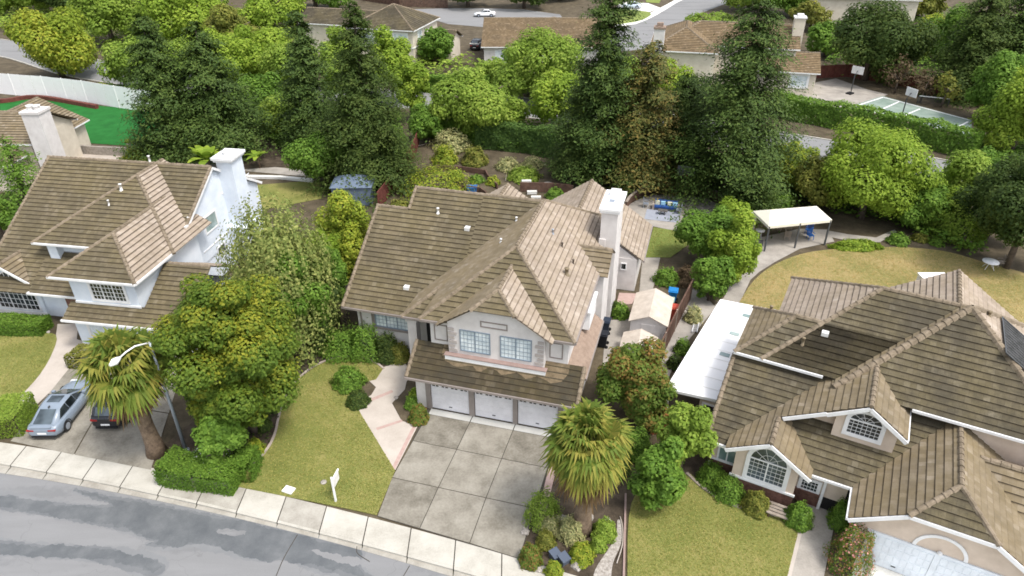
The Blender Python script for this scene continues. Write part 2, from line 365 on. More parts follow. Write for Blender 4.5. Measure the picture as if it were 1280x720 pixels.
# ------------------------------------------------------------------ roofs made of real overlapping tile courses
def clip_poly(P,key,lim,keep_ge):
    out=[]
    for i in range(len(P)):
        a,b=P[i],P[(i+1)%len(P)]; fa=(key(a)-lim)*(1 if keep_ge else -1); fb=(key(b)-lim)*(1 if keep_ge else -1)
        if fa>=0: out.append(a)
        if (fa>=0)!=(fb>=0): t=fa/(fa-fb); out.append(tuple(a[k]+(b[k]-a[k])*t for k in range(len(a))))
    return out
EXPO=.37
class Each:
    """every box or bar a part of its own"""
    def __init__(s,name,mat,par): s.a=(name,mat,par)
    def box(s,p,q): m=MB(); m.box(p,q); m.build(*s.a)
    def bar(s,*k): m=MB(); m.bar(*k); m.build(*s.a)
    def build(s,*k): return None
def facet(mb,poly,mi=0,butt=3,lift=.06,ov=.06):
    P=[Vector(p) for p in poly]; n=Vector((0,0,0))
    for i in range(len(P)): n+=P[i].cross(P[(i+1)%len(P)])
    n.normalize()
    if n.z<0: n=-n
    up=(Vector((0,0,1))-n*n.z).normalized(); al=up.cross(n).normalized()
    o=min(P,key=lambda p:p.z); q=[((p-o).dot(al),(p-o).dot(up)) for p in P]
    smax=max(s for a,s in q); i=0
    rnd=random.Random(len(mb.v)); sh=rnd.random()*.3
    to3=lambda a,s,h:o+al*a+up*s+n*h
    mb.face([to3(a,s,-.03) for a,s in q],None,mi)
    while i*EXPO<smax-.02:
        s0=i*EXPO-(ov if i else .05); s1=min((i+1)*EXPO,smax+.01)
        c=clip_poly(clip_poly(q,lambda p:p[1],s0 if i else -1,True),lambda p:p[1],s1,False)
        if len(c)>2:
            hh=lambda s:lift*max(0,1-(s-s0)/(EXPO+ov))+.012
            r=i+int(sh*100)
            mb.face([to3(a,s,hh(s)) for a,s in c],[(a+sh*40,(r+.02+.96*min(1,max(0,(s-s0)/(EXPO+ov+.01))))*.37) for a,s in c],mi)
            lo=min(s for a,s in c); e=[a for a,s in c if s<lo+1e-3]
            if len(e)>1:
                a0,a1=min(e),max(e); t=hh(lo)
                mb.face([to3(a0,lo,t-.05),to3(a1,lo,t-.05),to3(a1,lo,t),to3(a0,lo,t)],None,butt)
        i+=1
def caps(mb,p,q,r=.14,step=.4,mi=0):
    p=Vector(p);q=Vector(q);L=(q-p).length;d=(q-p).normalized();sd_=d.cross(Vector((0,0,1))).normalized();u=sd_.cross(d)
    n=max(1,int(L/step))
    for i in range(n):
        a=p+d*(L*i/n-.04);b=p+d*(L*(i+1)/n)
        ring=[]
        for e,k,h in ((a,1.12,.035),(b,.92,.0)):
            ring.append([e+sd_*(x*r*k)+u*(z*r*k+h+.04) for x,z in ((-1.15,-.55),(-.7,.35),(0,.6),(.7,.35),(1.15,-.55))])
        for k in range(4): mb.face([ring[0][k],ring[1][k],ring[1][k+1],ring[0][k+1]],None,mi,False)
        mb.face(ring[0],None,mi)
BUTT=mottled('shaded grimy tile butt',(.03,.025,.018,1),(.07,.057,.042,1),6,.95,30,.005)  # riser colour holds painted gap shade as well as grime on the butts
def ridge_roof(axis,a0,a1,b0,b1,ze,k,front='hip',back='hip',clip=0,mats=(0,0,0,0)):
    """facets, hips and ridges of a roof whose ridge runs along `axis`; mats = left, right, front, back"""
    T=(lambda a,b,z:Vector((a,b,z))) if axis=='V' else (lambda a,b,z:Vector((b,a,z)))
    am=(a0+a1)/2; h=am-a0; zr=ze+k*h; F=[];C_=[]
    bf=b0+(h if front=='hip' else clip if front=='clip' else 0); bb=b1-(h if back=='hip' else clip if back=='clip' else 0)
    Lp=[T(a0,b0,ze)];Rp=[T(a1,b0,ze)]
    zc=zr-k*clip
    if front=='clip': Lp.append(T(am-clip,b0,zc)); Rp.append(T(am+clip,b0,zc)); F.append(([T(am-clip,b0,zc),T(am+clip,b0,zc),T(am,bf,zr)],mats[2])); C_+=[(T(am-clip,b0,zc),T(am,bf,zr)),(T(am+clip,b0,zc),T(am,bf,zr))]
    if front=='hip': F.append(([T(a0,b0,ze),T(a1,b0,ze),T(am,bf,zr)],mats[2])); C_+=[(T(a0,b0,ze),T(am,bf,zr)),(T(a1,b0,ze),T(am,bf,zr))]
    Lp+=[T(am,bf,zr),T(am,bb,zr)];Rp+=[T(am,bf,zr),T(am,bb,zr)]
    if back=='hip': F.append(([T(a0,b1,ze),T(a1,b1,ze),T(am,bb,zr)],mats[3])); C_+=[(T(a0,b1,ze),T(am,bb,zr)),(T(a1,b1,ze),T(am,bb,zr))]
    Lp.append(T(a0,b1,ze));Rp.append(T(a1,b1,ze))
    F+=[(Lp,mats[0]),(Rp,mats[1])]; C_.append((T(am,bf,zr),T(am,bb,zr)))
    return F,C_
def finish_roof(house,F,C_,gut,mats,gmat,capmat=None,capr=.115,glabel=None):
    mb=MB()
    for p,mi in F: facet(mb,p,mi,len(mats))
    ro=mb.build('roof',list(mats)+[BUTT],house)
    for a,b in C_: cb=MB(); caps(cb,a,b,capr); cb.build('ridge_cap',capmat or M['tile_edge'],ro)
    for g in gut: gb=MB(); a,b=Vector(g[0]),Vector(g[1]); gb.bar(a-Vector((0,0,.04)),b-Vector((0,0,.04)),.12,.15); gb.build('gutter',gmat,ro)
    return ro
def roof_vent(ro,x,y,z,h=.35,r=.06,mat=None,bx=False):
    m=MB()
    if bx: m.box((x-.18,y-.2,z-.06),(x+.18,y+.2,z+.16))
    else:
        m.lathe([(r*1.9,z-.12),(r*1.5,z+.05),(r,z+.08),(r,z+h),(r*1.35,z+h),(r*1.35,z+h+.07),(0,z+h+.09)],10,(x,y,0))
    return m.build('roof_vent',mat or M['offwhite'],ro)
# ------------------------------------------------------------------ windows
def win(parent,o,r,w,h,nx,ny,gm,fm,arch=False,t=.09,mull=.03,out=None,casing=.0,cm=None,split=None,name='window'):
    """o: lower left corner on the wall face; r: direction along the wall; out: outward direction"""
    o=Vector(o);r=Vector(r).normalized();out=Vector(out).normalized() if out else Vector((r.y,-r.x,0));up=Vector((0,0,1))
    fr=MB();pn=MB()
    def bar(x0,z0,x1,z1,wd,d0=.0,d1=.06,mb=fr):
        a=o+r*x0+up*z0+out*((d0+d1)/2);b=o+r*x1+up*z1+out*((d0+d1)/2)
        mb_bar(mb,a,b,wd,d1-d0,out)
    def mb_bar(mb,a,b,wd,dp,out):
        d=(b-a).normalized();s=d.cross(out).normalized();c=[]
        for e in (a,b):
            for x,y in ((-1,-1),(1,-1),(1,1),(-1,1)): c.append(e+s*(x*wd/2)+out*(y*dp/2))
        for f in ((0,1,2,3),(4,7,6,5),(0,4,5,1),(1,5,6,2),(2,6,7,3),(3,7,4,0)): mb.face([c[i] for i in f])
    if not arch:
        pn.face([o+r*x+up*z+out*.012 for x,z in ((0,0),(w,0),(w,h),(0,h))])
        bar(-t/2,0,w+t/2,0,t);bar(-t/2,h,w+t/2,h,t);bar(0,0,0,h,t,0,.058);bar(w,0,w,h,t,0,.058)
        for i in range(1,nx):
            big=split and i in split
            bar(w*i/nx,0,w*i/nx,h,(.07 if big else mull),.01,(.05 if big else .03))
        for j in range(1,ny): bar(0,h*j/ny,w,h*j/ny,mull,.01,.032)
    else:
        rz=w/2*arch; hb=h-rz; N=14
        A=[(w/2-w/2*math.cos(math.pi*i/N),hb+rz*math.sin(math.pi*i/N)) for i in range(N+1)]
        pn.face([o+r*x+up*z+out*.012 for x,z in [(0,0),(w,0)]+A[::-1]])
        bar(-t/2,0,w+t/2,0,t);bar(0,0,0,hb,t,0,.058);bar(w,0,w,hb,t,0,.058)
        for a,b in zip(A,A[1:]): bar(a[0],a[1],b[0],b[1],t,0,.057)
        bar(0,hb,w,hb,.07,.01,.052)
        for i in range(1,nx):
            big=split and i in split
            bar(w*i/nx,0,w*i/nx,hb,(.07 if big else mull),.01,(.05 if big else .03))
        for j in range(1,ny): bar(0,hb*j/ny,w,hb*j/ny,mull,.01,.032)
        for i in range(1,5):
            an=math.pi*i/5; bar(w/2,hb,w/2-w/2*math.cos(an),hb+rz*math.sin(an),mull,.01,.03)
        for i in range(6):
            a0,a1=math.pi*i/6,math.pi*(i+1)/6; bar(w/2-w/4*math.cos(a0),hb+rz/2*math.sin(a0),w/2-w/4*math.cos(a1),hb+rz/2*math.sin(a1),mull,.01,.031)
    wo=fr.build(name,fm,parent); pn.build('pane',gm,wo)
    if casing:
        cb=MB()
        def cbar(*a): 
            x0,z0,x1,z1,wd=a; mb_bar(cb,o+r*x0+up*z0+out*.035,o+r*x1+up*z1+out*.035,wd,.07,out)
        g=t/2+casing/2
        if not arch:
            cbar(-g-casing/2,-g,w+g+casing/2,-g,casing);cbar(-g-casing/2,h+g,w+g+casing/2,h+g,casing);cbar(-g,-t/2,-g,h+t/2,casing);cbar(w+g,-t/2,w+g,h+t/2,casing)
        else:
            cbar(-g-casing/2,-g,w+g+casing/2,-g,casing);cbar(-g,-t/2,-g,hb,casing);cbar(w+g,-t/2,w+g,hb,casing)
            k=(w/2+g)/(w/2);B=[(w/2+(x-w/2)*k,hb+(z-hb)*k) for x,z in A]
            for a,b in zip(B,B[1:]): cbar(a[0],a[1],b[0],b[1],casing)
        cb.build('casing',cm or fm,wo)
    return wo
def garage_door(parent,u0,u1,v,h,mat,nlite=4,gm=None,groups=2,panels=True,z0=0.03):
    """sectional door facing -v with ribs and a row of small lights"""
    m=MB(); m.box((u0,v,z0),(u1,v+.05,h)); w=u1-u0
    n=int(round(w/.3)); sec=4
    for j in range(sec):
        za=z0+(h-z0)*j/sec+.02; zb=z0+(h-z0)*(j+1)/sec-.02
        for i in range(n):
            if panels and not (nlite and j==sec-1 and False): m.box((u0+w*i/n+.03,v-.018,za+.03),(u0+w*(i+1)/n-.03,v,zb-.03))
    d=m.build('garage_door',mat,parent)
    if nlite:
        p=MB(); lw=w/(nlite*1.28)
        for i in range(nlite):
            c=u0+w*(i+.5)/nlite
            for gx in range(groups):
                x0=c-lw/2+gx*lw/groups; p.box((x0+.03,v-.028,h-.27),(x0+lw/groups-.03,v-.0185,h-.12))
        p.build('door_window',gm or M['glass_dark'],d)
    hd=MB(); hd.box(((u0+u1)/2-.1,v-.05,z0+.28),((u0+u1)/2+.1,v-.019,z0+.33)); hd.build('handle',M['grey_dark'],d)
    return d
K=.667
# ================================================================== the grey house in the middle
CO=G(540,510.6); CY=rad(-15.77)
ch=thing('grey_house','light grey two storey house in the middle with three garage doors','house',CO,CY)
F=[];CP=[]
# mats: 0 pale, 1 mossy, 2 reddish
f,c=ridge_roof('V',-.85,8.55,1.2,17.7,5.8,K,'hip','hip',0,(0,0,1,0))
f=[x for x in f if not (x[1]==0 and min(p[0] for p in x[0])<-.8 and max(p[0] for p in x[0])<4)]
F+=f;CP+=c
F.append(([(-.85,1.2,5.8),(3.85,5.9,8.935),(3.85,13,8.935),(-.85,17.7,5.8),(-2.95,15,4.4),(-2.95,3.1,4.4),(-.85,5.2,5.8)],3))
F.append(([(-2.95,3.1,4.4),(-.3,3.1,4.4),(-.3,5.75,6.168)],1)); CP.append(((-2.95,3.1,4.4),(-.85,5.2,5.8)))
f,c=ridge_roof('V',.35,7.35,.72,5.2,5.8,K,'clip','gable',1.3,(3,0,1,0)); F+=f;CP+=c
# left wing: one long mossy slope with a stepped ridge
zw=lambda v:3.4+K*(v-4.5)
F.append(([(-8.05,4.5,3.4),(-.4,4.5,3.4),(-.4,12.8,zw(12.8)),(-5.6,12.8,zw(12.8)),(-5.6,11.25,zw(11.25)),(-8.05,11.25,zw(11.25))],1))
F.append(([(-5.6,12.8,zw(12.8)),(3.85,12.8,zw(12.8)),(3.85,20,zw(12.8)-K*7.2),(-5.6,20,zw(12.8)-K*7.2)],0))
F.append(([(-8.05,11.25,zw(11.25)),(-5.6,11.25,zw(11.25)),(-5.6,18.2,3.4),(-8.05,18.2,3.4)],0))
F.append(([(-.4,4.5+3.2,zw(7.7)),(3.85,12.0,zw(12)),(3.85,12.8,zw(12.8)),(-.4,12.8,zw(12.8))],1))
CP+=[((-5.6,12.8,zw(12.8)),(3.85,12.8,zw(12.8))),((-8.05,11.25,zw(11.25)),(-5.6,11.25,zw(11.25)))]
CP+=[((-8.0,4.5,3.42),(-8.0,11.25,zw(11.25))),((-5.58,11.25,zw(11.25)),(-5.58,12.8,zw(12.8)))]
# garage skirt roof and the narrow reddish roof along the right side
F.append(([(-1.35,-.5,2.6),(9.17,-.5,2.6),(9.17,1.55,3.967),(-1.35,1.55,3.967)],4))
F.append(([(9.22,1.5,3.1),(8.1,1.5,3.97),(8.1,7.85,3.97),(9.22,7.85,3.1)],2))
CP+=[((-1.3,-.45,2.65),(-1.3,1.55,3.98)),((9.15,-.45,2.65),(9.15,1.55,3.98))]
# cross gable by the chimney, rear wing, small rear gable
F.append(([(5.9,9.1,5.7),(9.2,9.1,5.7),(9.2,10.85,6.86),(5.9,10.85,6.86)],3)); F.append(([(5.9,12.6,5.7),(9.2,12.6,5.7),(9.2,10.85,6.86),(5.9,10.85,6.86)],0)); CP.append(((6.8,10.85,6.86),(9.2,10.85,6.86)))
f,c=ridge_roof('V',.25,10.85,17.2,23.7,2.8,K,'gable','gable',0,(0,0,1,0)); F+=f;CP+=c
f,c=ridge_roof('V',-4.8,2.9,13.2,20.9,3.85,K,'gable','gable',0,(0,0,1,0)); F+=f;CP+=c
gut=[((-8.05,4.45,3.4),(-2.95,4.45,3.4)),((-3.0,3.05,4.4),(-.3,3.05,4.4)),((-.9,1.15,5.8),(.4,1.15,5.8)),((7.3,1.15,5.8),(8.6,1.15,5.8)),((-1.4,-.55,2.6),(9.2,-.55,2.6)),((8.6,1.15,5.8),(8.6,9.1,5.8)),((9.27,1.5,3.1),(9.27,7.85,3.1)),((10.9,17.2,2.8),(10.9,23.7,2.8))]
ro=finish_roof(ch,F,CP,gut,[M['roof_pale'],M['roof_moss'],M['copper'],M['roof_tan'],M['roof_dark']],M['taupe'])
zs=lambda v:2.6+K*(v+.5)+.075
rg=random.Random(3); db=MB(); N=26; lo=[.52+.12*math.sin(i*1.3)+rg.uniform(-.06,.06)+(.0 if i<18 else -.0) for i in range(N+1)]; lo[0]=lo[-1]=1.0
for i in range(N):
    x0,x1=.5+i*.3,.5+(i+1)*.3; db.face([(x0,lo[i],zs(lo[i])),(x1,lo[i+1],zs(lo[i+1])),(x1,1.5,zs(1.5)),(x0,1.5,zs(1.5))])
db.build('leaf_litter',M['flash'],ro)
# pale fascia boards under the front gutters
wl=MB()
wl.box((-.95,.02,0),(.0,3,2.62)); wl.box((-.95,.06,2.2),(8.75,3,2.62)); wl.box((7.97,.02,0),(8.75,7.9,2.62)); wl.box((8.3,2.0,2.62),(8.74,7.85,3.05))
wl.box((-.35,1.5,2.3),(8.15,17.3,5.78))
gz=lambda u:5.74+K*(3.5-abs(u-3.85))
wl.fprism([(.95,3.25),(6.85,3.25),(6.85,gz(6.85)),(5.25,7.05),(2.45,7.05),(.95,gz(.95))],1.06,3.2)
wl.box((-7.2,4.95,0),(-.4,17.8,3.5)); wl.fprism([(-7.2,3.45),(-.35,3.45),(-.35,4.1),(-7.2,4.1)],5.9,12)
# left gable end under the wing's rake
for (u0,u1,vr) in ((-7.2,-7.0,11.25),):
    P=[(4.95,3.4),(17.4,3.4),(vr,zw(vr)-.1)]
    for a,b in zip(P,P[1:]+P[:1]): wl.face([(u0,a[0],a[1]),(u0,b[0],b[1]),(u1,b[0],b[1]),(u1,a[0],a[1])])
    wl.face([(u0,a,z) for a,z in P]); wl.face([(u1,a,z) for a,z in P][::-1])
wl.box((.8,17.25,0),(10.4,23.2,2.85)); 
P=[(.8,2.8),(10.4,2.8),(5.55,6.1)]; wl.fprism(P,17.3,23.1)
wl.box((8.15,9.5,0),(8.9,12.4,5.68)); 
wl.box((-1.4,12.5,3),(2.4,20.5,4.3))
wl.build('wall',M['stucco'],ch)
# entry recess: dark porch behind a tall column
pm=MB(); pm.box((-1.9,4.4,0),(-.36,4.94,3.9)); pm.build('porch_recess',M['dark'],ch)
cl=MB(); cl.box((-2.75,3.35,0),(-2.15,3.95,4.35)); cl.box((-2.83,3.27,3.9),(-2.07,4.03,4.05)); cl.box((-2.83,3.27,0),(-2.07,4.03,.25)); cl.build('column',M['stucco'],ch)
# garage front
for a,b in ((.02,2.45),(2.83,5.22),(5.54,7.95)): garage_door(ch,a,b,.08,2.08,M['door_white'],4,M['glass_dark'],2)
tr=Each('pilaster',M['taupe'],ch)
for a,b in ((-.32,.0),(2.47,2.81),(5.24,5.52),(7.97,8.3)): tr.box((a,-.03,0),(b,.07,2.2))
tr=Each('quoin',M['quoin'],ch)
for k in range(6):
    z=3.95+k*.3
    tr.box((1.0,1.0,z),(1.35 if k%2 else 1.5,1.055,z+.2)); tr.box((6.45 if k%2 else 6.3,1.0,z),(6.8,1.055,z+.2))
for u0,u1,z0,z1 in ((3.0,4.65,6.02,6.45),):
    tr=MB()
    for a in ((u0,z0,u1,z0+.07),(u0,z1-.07,u1,z1),(u0,z0+.07,u0+.07,z1-.07),(u1-.07,z0+.07,u1,z1-.07)): tr.box((a[0],1.02,a[1]),(a[2],1.058,a[3]))
tr.build('trim_frame',M['taupe'],ch)
for u0,u1,z0,z1 in ((7.05,7.85,4.3,5.4),(-.1,.75,4.25,5.4)):
    tr=MB()
    for a in ((u0,z0,u1,z0+.06),(u0,z1-.06,u1,z1),(u0,z0+.06,u0+.06,z1-.06),(u1-.06,z0+.06,u1,z1-.06)): tr.box((a[0],1.46,a[1]),(a[2],1.498,a[3]))
    tr.build('trim_frame',M['taupe'],ch)
sb=MB(); sb.box((.8,.72,3.5),(7.0,1.055,3.78)); sb.box((.86,.8,3.3),(6.94,1.05,3.5)); so_=sb.build('sill_band',M['white'],ch)
s2=MB(); s2.box((.74,.7,3.78),(7.06,1.056,3.83)); s2.build('sill_tile',M['pink'],so_)
for u0,u1 in ((1.73,3.56),(4.22,6.07)): win(ch,(u0,1.06,4.13),(1,0,0),u1-u0,1.47,8,5,M['glass_pale'],M['mullion'],t=.06,mull=.018,split=(4,))
win(ch,(-5.85,4.95,1.95),(1,0,0),2.4,1.15,9,4,M['glass_pale'],M['mullion'],t=.08,mull=.018,split=(3,6),casing=.1,cm=M['taupe'])
tb=Each('wing_trim',M['taupe'],ch)
for u in (-7.0,-6.15): tb.box((u,4.9,.2),(u+.12,4.948,3.2))
tb.box((-5.95,4.85,1.75),(-3.3,4.949,1.85)); tb.build('wing_trim',M['taupe'],ch)
win(ch,(9.2,17.25,1.85),(1,0,0),.4,.55,1,1,M['glass_dark'],M['white'],t=.06)
# boxed bay and downpipe on the right side
bb=MB(); bb.box((8.16,5.2,4.05),(8.75,7.6,5.3)); bb.box((8.1,5.1,5.3),(8.82,7.7,5.4)); bb.build('bay_window',M['white'],ch)
# chimney
cm=MB(); cm.box((8.0,12.8,0),(9.13,15.8,8.6)); cm.box((7.95,12.7,5.6),(8.4,13.1,6.6)); co=cm.build('chimney',M['stucco'],ch)
cc=MB(); cc.box((7.9,12.7,8.6),(9.23,15.9,8.78)); cc.box((7.83,12.63,8.78),(9.3,15.97,8.95)); cc.box((8.15,13.0,8.95),(9.0,15.5,9.08)); cc.box((8.25,14.7,9.08),(8.95,15.4,9.35)); cc.box((8.3,13.2,9.08),(8.85,13.8,9.2)); cc.build('chimney_cap',M['white'],co)
cf=MB(); cf.box((8.4,13.3,9.2),(8.75,13.7,9.26)); cf.build('flue',M['steel'],co)
zm=lambda u:8.935-K*abs(u-3.85)
for u,v in ((5.25,9.9),(6.05,9.2),(7.0,8.3)): roof_vent(ro,u,v,zm(u),.3,.06,M['steel'] if u<6 else M['trunk'])
roof_vent(ro,6.9,6.7,zm(6.9),.45,.12,M['roof_tan'])
roof_vent(ro,2.2,8.1,zm(2.2),.25,.06,M['white']); roof_vent(ro,2.4,11.2,zm(2.4),.25,.06,M['white'])
roof_vent(ro,-3.35,11.2,zw(11.2),.35,.08); roof_vent(ro,-.9,10.4,zw(10.4),.1,.06,None,True); roof_vent(ro,-3.9,6.2,zw(6.2),.1,.06,M['white'],True)
# ================================================================== the beige house on the right
RO=G(1000,600); RY=rad(-28.5)
rh=thing('beige_house','beige house on the right with arched windows, white gutters and layered tile roofs','house',RO,RY)
F=[];CP=[]
kk=.667
# main hip (ridge along u) and the block set forward of it
A0,A1=2.2,12.1; hm=(A1-A0)/2; zr=5.6+kk*hm
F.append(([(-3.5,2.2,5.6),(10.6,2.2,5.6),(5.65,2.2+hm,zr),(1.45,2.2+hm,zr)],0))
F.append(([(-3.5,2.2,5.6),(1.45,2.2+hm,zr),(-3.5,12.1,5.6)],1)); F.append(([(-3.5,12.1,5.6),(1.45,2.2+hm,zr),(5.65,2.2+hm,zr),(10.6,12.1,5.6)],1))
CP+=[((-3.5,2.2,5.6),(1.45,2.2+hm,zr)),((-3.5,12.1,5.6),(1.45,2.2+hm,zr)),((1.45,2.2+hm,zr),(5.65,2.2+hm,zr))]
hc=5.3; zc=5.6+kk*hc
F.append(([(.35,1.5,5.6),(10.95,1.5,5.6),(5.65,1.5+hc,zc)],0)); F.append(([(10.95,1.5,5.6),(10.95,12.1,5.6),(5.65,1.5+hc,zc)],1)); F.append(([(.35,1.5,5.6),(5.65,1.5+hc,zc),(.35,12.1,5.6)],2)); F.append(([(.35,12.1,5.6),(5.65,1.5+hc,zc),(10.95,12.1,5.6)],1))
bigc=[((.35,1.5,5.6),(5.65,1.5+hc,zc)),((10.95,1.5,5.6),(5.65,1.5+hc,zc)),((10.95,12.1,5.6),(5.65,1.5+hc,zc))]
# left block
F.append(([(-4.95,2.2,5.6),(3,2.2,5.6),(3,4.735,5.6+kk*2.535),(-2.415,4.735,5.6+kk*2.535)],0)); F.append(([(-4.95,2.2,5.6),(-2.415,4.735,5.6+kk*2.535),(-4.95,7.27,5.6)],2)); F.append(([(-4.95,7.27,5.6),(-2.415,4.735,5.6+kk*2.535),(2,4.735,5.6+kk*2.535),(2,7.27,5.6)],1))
CP+=[((-4.95,2.2,5.6),(-2.415,4.735,7.29)),((-4.95,7.27,5.6),(-2.415,4.735,7.29)),((-2.415,4.735,7.29),(-1.0,4.735,7.29))]
# rear gable behind the ridge
f,c=ridge_roof('V',1.2,10.2,8,15.2,4.1,kk,'gable','gable',0,(1,1,0,0)); F+=f; CP+=c
# lower front roof
kl=.55; zl=lambda v:2.7+kl*(v+2.25)
F.append(([(-5.0,-2.25,2.7),(2.9,-2.25,2.7),(6.5,.4,zl(.4)),(6.5,2.6,zl(2.6)),(-5.0,2.6,zl(2.6))],0))
CP.append(((-4.97,-2.2,2.75),(-4.97,2.5,zl(2.5))))
# dormer and arch gable share their left slope
zd=lambda u:6.55-.6*(2.05-u)
F.append(([(-3.85,-2.8,zd(-3.85)),(-1.8,-2.8,zd(-1.8)),(-1.8,-.6,zd(-1.8)),(2.05,-.6,6.55),(2.05,4.2,6.55),(-2,4.2,zd(-2)),(-3.85,1.5,zd(-3.85))],2))
F.append(([(-1.8,-2.8,zd(-1.8)),(.35,-2.8,2.82),(.35,-.4,2.82),(-1.8,2.0,zd(-1.8))],2))
F.append(([(2.05,-.6,6.55),(3.95,-.6,5.2),(3.95,2.4,5.2),(2.05,4.2,6.55)],2))
CP+=[((-1.8,-2.8,zd(-1.8)),(-1.8,-.6,zd(-1.8))),((2.05,-.6,6.55),(2.05,3.7,6.55))]
# garage gable D with clipped front, wing E
u0,u1,ur=2.3,10.1,6.2; kd=.654; zD=2.75+kd*3.9
f,c=ridge_roof('V',2.3,10.1,-4.4,2.4,2.75,kd,'clip','gable',1.7,(2,2,0,0)); F+=f;CP+=c
F.append(([(6.8,-2.3,2.75),(14,-2.3,2.75),(14,.55,4.6),(6.8,.55,4.6)],2)); F.append(([(6.8,.55,4.6),(14,.55,4.6),(14,2.2,3.6),(6.8,2.2,3.6)],1)); CP.append(((7.25,.55,4.6),(14,.55,4.6)))
gut=[((-5.0,2.15,5.6),(-.3,2.15,5.6)),((4.0,1.45,5.6),(10.95,1.45,5.6)),((-5.05,-2.3,2.7),(-3.8,-2.3,2.7)),((.3,-2.3,2.7),(2.3,-2.3,2.7)),((2.25,-2.2,2.72),(2.25,-4.4,2.72)),((3.99,-.6,5.17),(3.99,2.1,5.17))]
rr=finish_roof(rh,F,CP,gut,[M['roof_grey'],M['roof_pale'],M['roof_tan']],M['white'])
for a,b in bigc: cb=MB(); caps(cb,a,b,.17); cb.build('ridge_cap',M['tile_edge'],rr)
# barge boards
bg_=Each('barge_board',M['white'],rh)
for a,b in (((-3.85,-2.84,zd(-3.85)-.1),(-1.8,-2.84,zd(-1.8)-.1)),((-1.8,-2.84,zd(-1.8)-.1),(.37,-2.84,2.72)),((-1.6,-.64,zd(-1.6)-.1),(.3,-.64,zd(.3)-.1)),((.3,-.645,zd(.3)-.17),(2.05,-.645,6.42)),((2.05,-.645,6.42),(3.98,-.645,5.06)),
            ((2.3,-4.44,2.66),(4.5,-4.44,2.66+kd*2.2)),((4.5,-4.44,4.1),(7.9,-4.44,4.1)),((7.9,-4.44,4.1),(10.1,-4.44,2.66))): bg_.bar(a,b,.06,.2)
bg_.build('barge_board',M['white'],rh)
wl=MB()
wl.box((-4.6,-1.55,.85),(2.2,2.3,2.75)); wl.box((-4.55,2.6,0),(10.5,6.9,5.55)); wl.box((-3.1,6.9,0),(10.5,11.7,5.55)); wl.box((4.2,1.95,2.6),(10.5,3,5.55));
wl.fprism([(-3.35,.9),(-.2,.9),(-.2,3.0),(-1.75,4.05),(-3.35,3.05)],-2.3,0)
wl.fprism([(.75,3.1),(3.6,3.1),(3.6,5.3),(2.05,6.4),(.75,5.6)],-.2,3); wl.fprism([(-1.5,2.9),(.75,3.0),(.75,5.5),(-1.5,4.3)],.3,3)
wl.fprism([(2.8,0),(9.6,0),(9.6,3.0),(7.8,4.05),(4.6,4.05),(2.8,3.0)],-3.9,0.5); wl.box((9.6,-1.9,0),(14,2.2,2.8))
wl.build('wall',M['stucco_beige'],rh)
bk=MB(); bk.box((-4.62,-1.58,0),(1.05,2.0,.85)); bk.box((-3.4,-2.34,0),(-.15,-1.0,.9)); bk.box((-4.72,-1.7,.83),(1.05,-1.4,.93)); bk.build('brick_base',M['brick'],rh)
ts=Each('trim',M['white'],rh); ts.box((-3.45,-2.4,.9),(-.1,-2.302,1.02)); ts.box((-4.7,-1.66,.93),(-3.4,-1.552,1.0)); ts.box((-4.72,-1.64,.0),(-4.63,-1.5,2.7)); ts.build('trim',M['white'],rh)
win(rh,(-2.62,-2.3,1.2),(1,0,0),1.85,2.3,8,5,M['glass'],M['white'],arch=1.0,t=.06,mull=.015,split=(4,),casing=.16)
win(rh,(1.35,-.2,4.36),(1,0,0),1.5,1.45,7,4,M['glass_dark'],M['white'],arch=.75,t=.06,mull=.018,casing=.14)
win(rh,(-4.3,-1.55,.98),(1,0,0),.95,.95,2,1,M['glass_teal'],M['white'],t=.1,split=(1,)); win(rh,(0.02,-1.55,.95),(1,0,0),.85,.72,5,3,M['glass_dark'],M['white'],t=.1,mull=.02,casing=.08)
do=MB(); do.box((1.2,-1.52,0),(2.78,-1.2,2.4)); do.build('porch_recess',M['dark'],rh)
al=MB(); al.box((1.06,-1.7,0),(1.2,-1.5,2.6)); al.build('porch_post',M['white'],rh)
fr=Each('garage_frame',M['door_blue'],rh); fr.box((3.25,-3.98,1.98),(9.3,-3.905,2.12)); fr.box((6.1,-3.98,0),(6.35,-3.905,1.98)); fr.box((3.3,-3.98,0),(3.46,-3.905,1.98)); fr.build('garage_frame',M['door_blue'],rh)
garage_door(rh,3.47,6.09,-3.96,1.97,M['door_blue'],0); garage_door(rh,6.36,9.1,-3.96,1.97,M['door_blue'],0)
ar=MB()
for i in range(16):
    a,b=math.pi*i/16,math.pi*(i+1)/16; c0=6.22
    p=lambda an,r,v:(c0-r*math.cos(an),v,2.14+r*math.sin(an)*.95)
    q=[p(a,1.12,-3.96),p(b,1.12,-3.96),p(b,.96,-3.96),p(a,.96,-3.96)]; ar.face(q)
    ar.face([p(a,1.12,-3.96),p(a,1.12,-3.9),p(b,1.12,-3.9),p(b,1.12,-3.96)]); ar.face([p(a,.96,-3.96),p(b,.96,-3.96),p(b,.96,-3.9),p(a,.96,-3.9)])
ar.build('arch_molding',M['white'],rh)
lt=MB(); lt.lathe([(0,2.32),(.09,2.3),(.12,2.2),(.05,2.14)],10,(6.22,-4.02,0)); lt.build('wall_lamp',M['white'],rh)
zA=lambda v:5.6+kk*(v-2.2)
roof_vent(rr,-1.7,3.4,zA(3.4),.4,.07,M['roof_tan']); roof_vent(rr,-.75,4.2,zA(4.2),.1,.1,M['offwhite'],True); roof_vent(rr,-3.9,6.2,5.6+kk*1.05,.3,.08,M['roof_tan']); roof_vent(rr,6.6,7.4,zc-kk*.95,.25,.08,M['roof_tan'])
